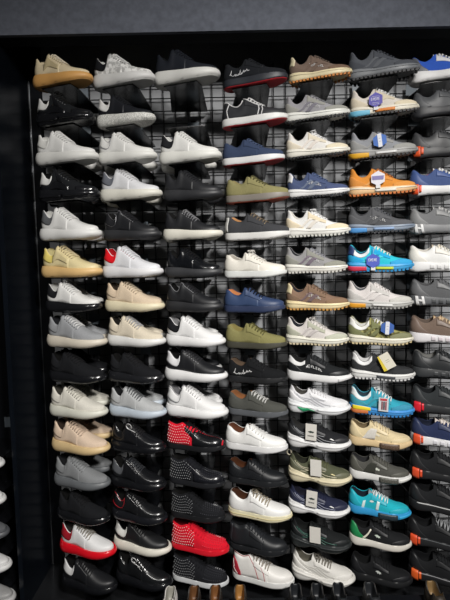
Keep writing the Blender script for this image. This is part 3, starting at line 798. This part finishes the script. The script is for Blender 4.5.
add(6, 10, 349, 412.5, 415, R, trail, 'teal running shoe with yellow and blue sole blocks', up='2f93a8', so='3f8ed2', lug='3b87cc', over='3f8c9c', lace='e4e8e8', hblock='e0824a', h2=('e8d22c', .06, .34, .45, .95), collar='dfe3e3', toe='3b86a0', lin='2b3a44', bow=True)
add(6, 11, 348.5, 445.5, 412.5, 'runner', runner, 'cream suede sneaker with gum sole and brown forefoot patch', up='cdbd98', so='d6bd92', over='cbbb96', lace='c9bb9c', front='5c4a3c', lin='6e5f46', kind='suede', logo='e8e0c8', patchm='c4c0b8')
add(6, 12, 349, 479, 411, 'runner', runner, 'dark olive-grey sneaker with white sole and grey forefoot patch', up='4a4a46', so='dcdcda', over='4f4f49', lace='55554f', front='55554f', front2='d8d8d4', lin='28282a', kind='suede', logo='d0d4c8', patchm='33342f')
add(6, 13, 348, 514, 410.8, 'runner', runner, 'turquoise sneaker with two white bars and blue sole', up='1f9fae', so='2f8fc4', over='219aac', lace='dfe8e8', front='26343c', bars=('d6e8e8', .21, .45), lin='15202a', kind='suede', logo='dfe8e4', front2='2f9ccc', tng='77858c')
add(6, 14, 349, 545.5, 412, 'runner', runner, 'black sneaker with white sole, green heel and white bar', up='18191b', so='d9d5cc', over='1b1c1e', heel='1f7a48', lace='1a1b1d', logo='c9d4c8', hbar='dcd8c8', lin='101112')
add(6, 15, 350, 581, 413, 'runner', runner, 'all-black sneaker with small pale emblem in bottom row', up='141517', so='17181a', over='16171a', lace='18191b', logo='b4b8b4', lin='0e0f10')
# seventh column, cut by the right edge of the photograph
Q = 'runner'
add(7, 1, 408, 88, 482, Q, runner, 'white shoe with blue side at the right end of top row', up='2f55b0', so='dcdcdc', over='dcdce0', lace='e4e4e4', heel='55585f', lin='4a4d54', front2='2c4ea8', tng='dcdcdc')
add(7, 2, 411, 122, 485, Q, runner, 'dark grey leather shoe below the white and blue shoe', up='47494c', so='2c2d30', over='4a4c4f', lace='55575a', kind='leather', lin='8a8a88')
add(7, 3, 410, 161, 484, Q, runner, 'black shoe with orange heel clip, beside grey yellow-heeled shoe', up='38393b', so='2b2c2e', over='3c3d3f', lace='404143', clip='e2592a', kind='leather', lin='77777a')
add(7, 4, 408, 197.5, 482, Q, runner, 'blue shoe with white laces and orange heel clip', up='44547e', so='e0e0e0', over='3c5184', lace='ececec', clip='e8562a', tng='e6e6e6', heel='3c5080', lin='c8553a')
add(7, 5, 408, 234.5, 482, Q, runner, 'grey shoe with white letter on the heel above white shoe', up='6f7072', so='77787a', over='7a7b7c', lace='b0b0b0', letter='e4e4e4', lin='4a4b4d', kind='suede', tng='a9a9a9')
add(7, 6, 407, 271, 481, Q, runner, 'white shoe with beige tongue area, rightmost column', up='e4e4e2', so='e2e2e2', over='dfdcd4', lace='e0dcd0', ribs='d0d0d0', lin='c9c4bb', kind='leather', tng='d9cdb8')
add(7, 7, 409, 305, 483, Q, runner, 'dark grey shoe with white letter on the heel below white shoe', up='58595b', so='55575a', over='5d5e60', lace='606164', letter='e0e0e0', ribs='404244', lin='4a4a4c', kind='suede')
add(7, 8, 408.5, 342, 482.5, Q, runner, 'taupe shoe with ribbed white sole in rightmost column', up='6b5c52', so='dcdadc', over='66574d', lace='b9a488', ribs='c4bcc0', lin='5a4e46', kind='suede', heel='6a5b52', tng='b9a080')
add(7, 9, 411, 377, 485, Q, runner, 'plain black shoe above the charcoal red-clipped shoe', up='242628', so='303234', over='292b2d', lace='2e3032', ribs='3c3e40', lin='6a6a68', kind='leather')
add(7, 10, 410.5, 412.5, 484.5, Q, runner, 'charcoal shoe with red heel clip', up='2d3032', so='26282a', over='303335', lace='303335', clip='d62233', lin='15171a', kind='suede')
add(7, 11, 410, 445, 484, Q, runner, 'navy shoe with cream laces and ribbed white sole', up='262f4e', so='e4e4e6', over='262f4c', lace='ddd4cc', clip='e2552f', ribs='cfcfd4', lin='1d2233', tng='cfc6c0')
add(7, 12, 409, 479, 483, Q, runner, 'black suede shoe with orange clip below the navy shoe', up='1d1e20', so='1b1c1e', over='202123', lace='1f2022', clip='e0512d', lin='101113', kind='suede')
add(7, 13, 408.5, 511, 482.5, Q, runner, 'black shoe with thin pale line along its sole', up='1c1d1f', so='191a1c', over='1f2022', lace='1f2022', soleline='b4b4b4', lin='101113', kind='suede')
add(7, 14, 407, 546, 481, Q, runner, 'black shoe with orange clip and grey-speckled laces', up='18191b', so='1e1f21', over='1b1c1e', lace='8a8c8e', clip='e2522a', lin='101113', soleline='44474a')
add(7, 15, 408, 581, 482, Q, runner, 'black shoe with orange clip at the bottom right', up='17181a', so='18191b', over='1a1b1d', lace='1d1e20', clip='e2622a', lin='101113', soleline='77777a')
# ------------------------------------------------------------------ put the shoes on the wall
YH = 1.95                 # depth of the heels
PITW = .0612
YG = 2.225; YW = 2.25     # wire grid, wall
YAW = math.radians(20)
ROOTS = {}
RN = random.Random(3)
def make_shoe(form, fn, kw, name, loc, yaw, sc):
    root = empty(name, loc, -yaw, sc)
    b = Builder(form, root); kw = dict(kw)
    sc_ = kw.pop('script', None); red = kw.pop('redlines', None); word = kw.pop('word', None) if fn is runner else None
    fn(b, **kw)
    if sc_: script(b, mk(sc_, 'plastic'), .17, .46, .22, .72)
    if word: wordmark(b, mk(word, 'plastic'), .32, .60, .38, .16, r=.0013, rise=-.06)
    if red:
        b.band('heel_patch', mk(red), 0, .17, .02, [(0, .78), (.09, .66), (.17, .22)], off=.003, ns=10)
        b.line('piping', mk(red), [[(.02, 1.0), (.1, 1.0), (.22, 1.0), (.30, 1.0), (.40, .62), (.44, .3), (.47, .03)], [(.5, .9), (.56, .5), (.58, .03)]], .0014, sides=(-1, 1), off=.0016)
        b.line('bolt_lines', mk('d8d4d0'), [[(.02, .62), (.07, .36), (.05, .34), (.12, .08)]], .0014, off=.0036)
    return root
def lowest(root):
    z = 0
    for o in CH.get(root.name, []):
        for k in [o]+CH.get(o.name, []):
            z = min(z, min(v.co.z for v in k.data.vertices))
    return z
def kids(o): return [c for c in COL.objects if c.parent == o]
NAMES = {'thick': 'sneaker', 'cup': 'low_sneaker', 'trail': 'trail_running_shoe', 'dad': 'running_shoe', 'runner': 'running_shoe', 'mid': 'high_top_sneaker'}
CATS = {'thick': 'sneaker', 'cup': 'sneaker', 'trail': 'running shoe', 'dad': 'running shoe', 'runner': 'running shoe', 'mid': 'sneaker'}
GROUP = {1: 'shoes in the first column from the left', 2: 'shoes in the second column', 3: 'shoes in the third column', 4: 'shoes in the fourth column', 5: 'shoes in the fifth column', 6: 'shoes in the sixth column', 7: 'shoes in the rightmost column'}

def solve_shoe(hx, hy, tx, form, yaw=YAW, dy=0):
    """scale that makes the shoe reach from the heel pixel to the toe pixel"""
    p = at(hx, hy, YH+dy); s = .88
    g = Shoe(form); pts = [(g.SP(2*math.pi*i/48, t), (1-math.cos(2*math.pi*i/48))/2) for i in range(48) for t in (0, .35, .6, 1)]
    R = Matrix.Rotation(-yaw, 3, 'Z')
    for _ in range(8):
        px = [(pix(p+R @ (q*s)), u) for q, u in pts]
        mn = min(a[0] for a, u in px); mx = max(a[0] for a, u in px); low = max(a[1] for a, u in px if u < .2)
        s *= (tx-hx)/(mx-mn)
        p = p+Vector(((hx-mn)*YH/FPX, 0, -(hy-low)*YH/FPX))
    return p, s

mate_proto = []
for (c, r, hx, hy, tx, form, fn, look, kw) in SH:
    yaw = YAW+math.radians(RN.uniform(-1.2, 1.2))
    p, s = solve_shoe(hx, hy, tx, form, yaw, .03 if (c, r) in ((2, 14), (2, 4)) else 0)
    name = NAMES[form] if fn is not stud else 'studded_sneaker'
    if fn is runner and kw.get('kind') == 'suede' and c == 6: name = 'low_sneaker'
    root = make_shoe(form, fn, kw, name, (p.x, p.y, p.z), yaw, s)
    tag(root, look, CATS[form], GROUP[c])
    ROOTS[(c, r)] = (root, p, s, yaw, look, form, fn, hx, hy)

# mates: the other shoe of the pair, standing behind in the three left columns
bpy.context.view_layer.update()
CH = {}
for o in list(COL.objects):
    if o.parent is not None: CH.setdefault(o.parent.name, []).append(o)
NO_MATE = {(1, 1), (2, 1), (3, 1), (1, 2), (2, 2), (1, 13), (1, 14), (1, 15), (2, 9), (2, 11), (2, 12), (2, 13), (2, 14), (2, 15), (3, 6), (3, 7), (3, 11), (3, 12), (3, 13), (3, 14), (3, 15)}
for (c, r), (root, p, s, yaw, look, *_rest) in list(ROOTS.items()):
    if c > 3 or (c, r) in NO_MATE: continue
    m = root.copy(); COL.objects.link(m)
    m.location = (p.x-.012, p.y+.128, p.z); m.rotation_euler = (0, 0, -math.radians(11)); m.scale = (s*(.92 if (c, r) != (1, 3) else .89),)*3
    m['label'] = 'shaded mate behind the '+look; m['group'] = 'second shoes of the pairs'
    for ch in CH.get(root.name, []):
        d = ch.copy(); d.parent = m; COL.objects.link(d)
        for g2 in CH.get(ch.name, []):
            e = g2.copy(); e.parent = d; COL.objects.link(e)

# ------------------------------------------------------------------ shelves: black plate on a stem hooked into the wire grid
PLATE = mat('0d0e11', 'gloss'); STEM = mat('101115', 'plastic'); CARD = mat('6f7880', 'plastic')
def shelf(loc, yaw, s, top, label):
    """loc = heel point; top = height of the plate's upper face"""
    root = empty('shoe_shelf', (loc.x, YG-.012, top))
    tag(root, label, 'shelf', 'shelf plates on the wire grid')
    R = Matrix.Rotation(-yaw, 3, 'Z')
    def w(x, y):
        q = R @ Vector((x*s, y*s, 0)); return (q.x, q.y+loc.y-(YG-.012))
    a = w(.045, -.022); bq = w(.205, -.022); cq = w(.205, .035); dq = w(.045, .035)
    xm = (a[0]+bq[0])/2+.015
    poly = [a, bq, cq, (xm+.088, -.03), (xm+.088, 0), (xm-.088, 0), (xm-.088, -.03), dq]
    mb = MB(); k = len(poly)
    mb.v = [(x, y, 0) for x, y in poly]+[(x, y, -.004) for x, y in poly]
    mb.f.append(tuple(range(k))); mb.f.append(tuple(reversed(range(k, 2*k))))
    for i in range(k):
        j = (i+1) % k; mb.f.append((i, k+i, k+j, j))
    mb.build('plate', PLATE, root, smooth=False)
    mb = MB(); mb.box(xm-.012, xm+.012, -.002, .003, -.004, .10); mb.build('stem', STEM, root, smooth=False)
    mb = MB(); mb.box(xm-.027, xm+.027, -.006, -.003, .062, .115); mb.build('backing_card', CARD, root, smooth=False)
    zw = .02+PITW*math.ceil((top+.075-.02)/PITW)-top+.0050
    def clear(dx):
        f = (loc.x+xm+dx+.90)/PITW; return abs(f-round(f))
    dx = max((-.010, -.004, .004, .010), key=clear)
    mb = MB(); mb.box(xm-.012, xm+.012, -.002, .003, .10, zw+.002)
    for x_, z_ in ((0, 0),):
        mb.tube([(xm+dx, .002, zw), (xm+dx, .014, zw+.0005), (xm+dx, .0172, zw-.002), (xm+dx, .0175, zw-.012)], .0016, 6)
    mb.build('hook', STEM, root, smooth=False)
    return root
for (c, r), (root, p, s, yaw, look, form, *_r) in ROOTS.items():
    shelf(p, yaw, s, p.z+lowest(root)*s-.0008, ('black shelf plate under the ' if len(look.split()) <= 11 else 'shelf under ')+look)
pe = at(157.5, 130, YH)
shelf(pe, math.radians(8), 1.05, pe.z, 'empty black shelf plate with grey backing card, third column')

# ------------------------------------------------------------------ wire grid
MW = mat('0b0c0e', 'plastic')
grid = empty('wire_grid_panel', (0, YG, 0))
tag(grid, 'black wire grid panel on the wall behind all the shoes', 'grid panel')
mv = MB(); mh = MB()
x = -.90+PITW
while x < 1.75:
    mv.tube([(x, .004, .01), (x, .004, 2.57)], .0027, 6); x += PITW
z = .02
while z < 2.57:
    mh.tube([(-.892, -.0015, z), (1.75, -.0015, z)], .0027, 6); z += PITW
mv.build('vertical_wires', MW, grid); mh.build('horizontal_wires', MW, grid)

# ------------------------------------------------------------------ the setting
def setting_mat(name, h, rough, var=.1, scale=6., bump=0., coat=0.):
    m = mat(h, 'plastic').copy(); m.name = name
    nt = m.node_tree; b = nt.nodes['Principled BSDF']
    b.inputs['Roughness'].default_value = rough; b.inputs['Coat Weight'].default_value = coat
    for n in nt.nodes:
        if n.type == 'TEX_NOISE': n.inputs['Scale'].default_value = scale; n.inputs['Detail'].default_value = 6
        if n.type == 'VALTORGB':
            c = rgb(h)
            n.color_ramp.elements[0].color = (*[v*(1-var) for v in c], 1); n.color_ramp.elements[1].color = (*[v*(1+var) for v in c], 1)
    return m
GREYWALL = setting_mat('grey_paint', '9c9ea1', .85, .1)
BLACKGLOSS = setting_mat('black_lacquer', '0c1016', .22, .15, 3)
BLACKMATT = setting_mat('black_paint', '0e1014', .6, .15, 5)
FASCIA = setting_mat('grey_render', '585c66', .9, .16, 40)
FLOORM = setting_mat('dark_tile', '1a1b1d', .25, .2, 4)
CEIL = setting_mat('ceiling_paint', '505050', .9, .05)
ROOM = setting_mat('dark_room_paint', '3c3c3e', .9, .05)
BLACKMATT.node_tree.nodes['Principled BSDF'].inputs['Specular IOR Level'].default_value = .12
def struct(name, m, *box):
    mb = MB(); mb.box(*box); o = mb.build(name, m, None, smooth=False); tag(o, kind='structure'); return o
YF = 1.89; XJ = -.95; ZS = 2.55
struct('wall_back', GREYWALL, XJ-.02, 2.3, YW, YW+.1, 0, 3.2)
struct('wall_bay', BLACKMATT, -2.3, XJ-.02, YW, YW+.1, 0, 3.2)
struct('floor', FLOORM, -2.3, 2.3, -2.4, YW+.1, -.1, 0)
struct('ceiling', CEIL, -2.3, 2.3, -2.4, YW+.1, 3.2, 3.3)
struct('wall_left', ROOM, -2.4, -2.3, -2.4, YW+.1, 0, 3.2)
struct('wall_right', ROOM, 2.3, 2.4, -2.4, YW+.1, 0, 3.2)
struct('wall_front', ROOM, -2.3, 2.3, -2.5, -2.4, 0, 3.2)
struct('wall_soffit', FASCIA, -2.3, 2.3, YF, YF+.02, ZS, 3.2)
struct('trim_1', BLACKMATT, -2.3, 2.3, YF+.02, YF+.10, ZS, 3.2)
struct('wall_partition', BLACKGLOSS, XJ-.02, XJ, YF+.10, YW, 0, 3.2)
struct('wall_jamb', BLACKGLOSS, XJ-.02, XJ, YF, YF+.10, 0, ZS)
struct('trim_4', BLACKMATT, XJ+.05, 2.0, 1.30, 1.785, 0, .125)
struct('shade_strip', BLACKMATT, XJ+.004, XJ+.052, YW-.035, YW, 0, 3.2)  # black strip added to stand in for shadow along the wall's left edge
struct('trim_2', mat('8f9296', 'metal'), XJ, XJ+.004, YW-.035, YW-.028, 0, 2.7)

# ------------------------------------------------------------------ tags hanging from the shoes
def hang(c, r, u, zc, rz=0.0, lean=0.0):
    """frame of a tag hanging at the outer side of a shoe: u along the shoe, zc height"""
    root, p, s, yaw, *_ = ROOTS[(c, r)]
    g = Shoe(_[1])
    y = min(g.S(u, .45+.55*k/6, -1).y for k in range(7))
    y = min(y, g.SP(math.acos(1-2*u), .6).y)-.0075
    q = Matrix.Rotation(-yaw, 3, 'Z') @ Vector((u*L*s, y*s, zc*s))
    o = empty('hang_tag', p+q, -yaw)
    o.rotation_euler = (0, rz, -yaw)
    return o, s, g
def cord(o, c, r, u, g, s, topz, colr):
    """short cord from the tag's hole up to the laces"""
    root, p, sc, yaw, *_ = ROOTS[(c, r)]
    W2 = (Matrix.Translation(root.location) @ root.rotation_euler.to_matrix().to_4x4() @ Matrix.Diagonal((sc, sc, sc, 1)))
    tgt = W2 @ (g.S(u+.02, .42, -1)+Vector((0, -.008, .010)))
    Wt = Matrix.Translation(o.location) @ o.rotation_euler.to_matrix().to_4x4()
    l = Wt.inverted() @ tgt
    mb = MB(); a = Vector((0, 0, topz)); m = a.lerp(l, .5)+Vector((0, -.006, .002))
    mb.tube([a, m, l], .0009, 5); mb.build('cord', mk(colr, 'cloth'), o)
def hexa(r): return [(r*math.sin(math.pi/3*k), r*math.cos(math.pi/3*k)) for k in range(6)]
def rect(w, h): return [(-w/2, -h/2), (w/2, -h/2), (w/2, h/2), (-w/2, h/2)]
CARDS = {}
def plate(o, name, outline, m, y=0, th=.0014, parent=None):
    mb = MB(); mb.prism(outline, y-th, y)
    pa = CARDS.get(o.name)
    ob = mb.build(name, m, parent or (pa if pa and name in ('tag_print', 'tag_stripe', 'tag_sticker') else o), smooth=False)
    if name == 'tag_card': CARDS[o.name] = ob
    return ob
def strokes(o, name, paths, m, r=.0011, y=-.0016):
    mb = MB()
    for p in paths: mb.tube([(x, y, z) for x, z in p], r, 4)
    return mb.build(name, m, CARDS.get(o.name, o), smooth=False)
def letters(w, h, n, z):
    P = []; d = w/n
    for k in range(n):
        x0 = -w/2+k*d; x1 = x0+d*.62
        P.append([(x0, z), (x0, z+h)])
        if k % 2 == 0: P += [[(x0, z+h), (x1, z+h)], [(x0, z+h/2), (x1, z+h/2)], [(x0, z), (x1, z)]]
        else: P += [[(x0, z+h), (x1, z+h/2)], [(x0, z+h/2), (x1, z)], [(x1, z+h/2), (x1, z+h)]]
    return P
def hextag(c, r, u, zc, col, ink, label, white=None, rz=0):
    o, s, g = hang(c, r, u, zc, rz)
    tag(o, label, 'tag', 'swing tags on the sixth column')
    plate(o, 'tag_card', hexa(.031), mk(col, 'paper'))
    if ink: strokes(o, 'tag_lettering', letters(.036, .011, 5, -.002), mk(ink, 'paper'))
    if white == 'lines':
        strokes(o, 'tag_print', [[(-.014, z), (.014, z)] for z in (.014, -.012, -.018)], mk(ink, 'paper'), .0009)
    plate(o, 'tag_tail', [(-.008, -.041), (.010, -.041), (.010, -.028), (-.008, -.028)], mk('dedede', 'paper'), y=.0002)
    cord(o, c, r, u, g, s, .026, 'dcdcdc')
    return o
hextag(6, 2, .385, .062, '55509c', 'd8d8ec', 'violet hexagonal tag on the beige shoe with orange sole block', 'lines')
o = hextag(6, 4, .44, .070, 'e4e2ea', None, 'white hexagonal tag with violet middle on the orange shoe')
plate(o, 'tag_print', [(-.022, -.006), (.022, -.006), (.024, .010), (-.024, .010)], mk('77719f', 'paper'), y=-.0016)
hextag(6, 6, .40, .050, '4655b0', 'e4e6f4', 'blue hexagonal tag with white lettering on the turquoise shoe')
def diamond(c, r, u, zc, rz, label, blue):
    o, s, g = hang(c, r, u, zc, rz); tag(o, label, 'tag', 'swing tags on the sixth column')
    plate(o, 'tag_card', hexa(.030), mk(blue, 'paper'))
    plate(o, 'tag_sticker', rect(.016, .055), mk('dfe1e8', 'paper'), y=-.0016)
    strokes(o, 'tag_print', [[(-.004, z), (.004, z)] for z in (.008, -.004)], mk('8a8ea0', 'paper'), .0009, y=-.0032)
    cord(o, c, r, u, g, s, .026, 'dcdcdc')
diamond(6, 3, .46, .070, -.12, 'blue tag with white sticker on the grey yellow-heeled shoe', '3b62a8')
diamond(6, 8, .62, .082, .06, 'blue tag with white sticker on the olive camouflage shoe', '34589c')
o, s, g = hang(6, 9, .58, .098, 0); tag(o, 'white tag with yellow edge hanging askew on the black shoe', 'tag', 'swing tags on the sixth column')
o.rotation_euler = (0, math.radians(-32), o.rotation_euler.z)
plate(o, 'tag_card', rect(.042, .070), mk('dcd8c8', 'paper'))
plate(o, 'tag_edge', [(-.036, -.034), (-.020, -.036), (-.020, .034), (-.028, .034)], mk('e0c83c', 'paper'), y=.0004)
strokes(o, 'tag_print', [[(-.008, .004), (.008, .004)], [(-.008, -.004), (.008, -.004)]], mk('88867c', 'paper'), .0009)
cord(o, 6, 9, .5, g, s, .03, 'dcdcdc')
o, s, g = hang(6, 10, .54, .060, .03); tag(o, 'striped tag in pale grey and dark red on the teal shoe', 'tag', 'swing tags on the sixth column')
plate(o, 'tag_card', rect(.040, .060), mk('c9cdd0', 'paper'))
for x, h in ((-.006, '77343c'), (.002, '3a3a44'), (.010, '8a4048')): plate(o, 'tag_stripe', [(x-.003, -.022), (x+.003, -.022), (x+.003, .014), (x-.003, .014)], mk(h, 'paper'), y=-.0016)
plate(o, 'tag_sticker', [(-.014, .018), (.014, .018), (.014, .027), (-.014, .027)], mk('b03a40', 'paper'), y=-.0016)
cord(o, 6, 10, .54, g, s, .028, 'dcdcdc')
def card(r, u, zc, rz, label, logo, text):
    o, s, g = hang(5, r, u, zc, rz); tag(o, label, 'tag', 'white card tags on the fifth column')
    plate(o, 'tag_card', rect(.048, .074), mk('d2cfc8', 'paper'))
    if logo:
        mb = MB(); mb.prism([(x*.014, z*.016) for x, z in CROC], -.0024, -.0014); mb.build('tag_emblem', mk('20302a', 'paper'), CARDS[o.name], smooth=False)
    if text: strokes(o, 'tag_lettering', letters(.028, .0055, 7, -.020), mk('4a4a48', 'paper'), .0007)
    cord(o, 5, r, u, g, s, .034, 'dcdcdc')
card(11, .41, .086, .03, 'white card tag with dark reptile emblem on the black shoe', True, True)
card(12, .47, .086, .0, 'plain white card tag without emblem on the olive and beige shoe', False, False)
card(13, .41, .090, .07, 'white card tag with dark reptile emblem on the navy shoe', True, True)
card(14, .44, .085, .0, 'plain white card tag without emblem on the black shoe with green trim', False, False)

# ------------------------------------------------------------------ shoes on the floor, heels to the wall
for (px, py, upc, lin_, nm) in ((172, 598, 'c8c6c2', '8a8880', 'pale shoe at the bottom edge, leftmost of that row'), (195, 590, '241d18', '5a3b22', 'dark brown shoe at the bottom edge with brown lining, second in row'), (216, 590, '241d18', '6a4526', 'dark brown shoe at the bottom edge beside its match'), (240, 588, '2b2119', '8a6232', 'brown shoe at the bottom edge with lighter tan lining'),
        (295, 592, '16181b', '1b1d20', 'black shoe at the bottom edge below the white bulky shoe'), (316, 592, '16181b', '1b1d20', 'black shoe at the bottom edge, second right of the tan-lined one'), (337, 593, '16181b', '1b1d20', 'black shoe at the bottom edge between two other black ones'), (368, 591, '1a1c1f', '202225', 'black shoe at the bottom edge, last black one towards the right'), (429, 588, '2b2620', '77603f', 'tan-lined shoe at the bottom edge at the bottom right')):
    q = at(px, py, 1.76)
    root = make_shoe('cup', slipon, dict(up=upc, lin=lin_), 'slip_on_shoe', (q.x, 1.765, .1292), math.radians(90), .82)
    tag(root, nm, 'shoe', 'shoes along the bottom edge')

# ------------------------------------------------------------------ toes of the next display, seen past the partition
for (px, py, kw, nm) in ((2, 461, dict(up='d8d8d8', so='dcdcdc'), 'white toe of a sneaker past the partition, topmost of five'), (3.5, 497, dict(up='dcdcdc', so='dcdcdc'), 'white toe of a sneaker past the partition, second of five'), (7, 530, dict(up='suede:55575a', so='4a4c50'), 'grey toe of a sneaker past the black partition'),
        (9.5, 563, dict(up='d0d0d0', so='d4d4d4'), 'white toe of a sneaker past the partition, below the grey one'), (13.5, 596, dict(up='8a8a8a', so='a9a9a9'), 'pale grey toe of a sneaker past the partition, lowest')):
    q = at(px-2.5, py+2, 1.84); yaw = math.radians(14)
    root = make_shoe('thick', thick, kw, 'sneaker', (q.x-.9*L*math.cos(yaw), q.y+.9*L*math.sin(yaw), q.z-.03), yaw, .9)
    tag(root, nm, 'sneaker', 'sneakers on the next display')
    shelf(Vector((q.x-.9*L*math.cos(yaw), q.y+.9*L*math.sin(yaw), 0)), yaw, .9, q.z-.0345, 'black shelf under the '+nm.replace(' of a sneaker', '').replace(' past the partition', '').replace(' past the black partition', '')+' left of the partition')

# ------------------------------------------------------------------ light: shop ceiling lamps in front of the wall, and one added fill
def area(name, loc, tgt, sx, sy, power, colr=(1, .97, .93)):
    d = bpy.data.lights.new(name, 'AREA'); d.shape = 'RECTANGLE'; d.size = sx; d.size_y = sy; d.energy = power; d.spread = math.radians(100); d.color = colr
    o = bpy.data.objects.new(name, d); COL.objects.link(o); o.location = loc
    v = Vector(tgt)-Vector(loc); o.rotation_euler = v.to_track_quat('-Z', 'Y').to_euler()
    return o
area('ceiling_lamp_or_fill', (.75, .0, 3.12), (.1, 2.0, .2), .25, .25, 26)
area('ceiling_lamp_or_fill', (.95, -1.1, 3.12), (.0, 2.0, -.3), .3, .3, 70)
area('ceiling_lamp_or_fill', (-.75, -1.1, 3.12), (-.4, 2.0, -.3), .3, .3, 13)  # weak fill light added from the left, not a lamp of the shop
w = bpy.data.worlds.new('world'); scene.world = w; w.use_nodes = True
w.node_tree.nodes['Background'].inputs[0].default_value = (.5, .55, .62, 1)
w.node_tree.nodes['Background'].inputs[1].default_value = .0
vs = scene.view_settings
vs.view_transform = 'Standard'; vs.look = 'None'; vs.gamma = 1; vs.use_curve_mapping = False
vs.exposure = -0.58
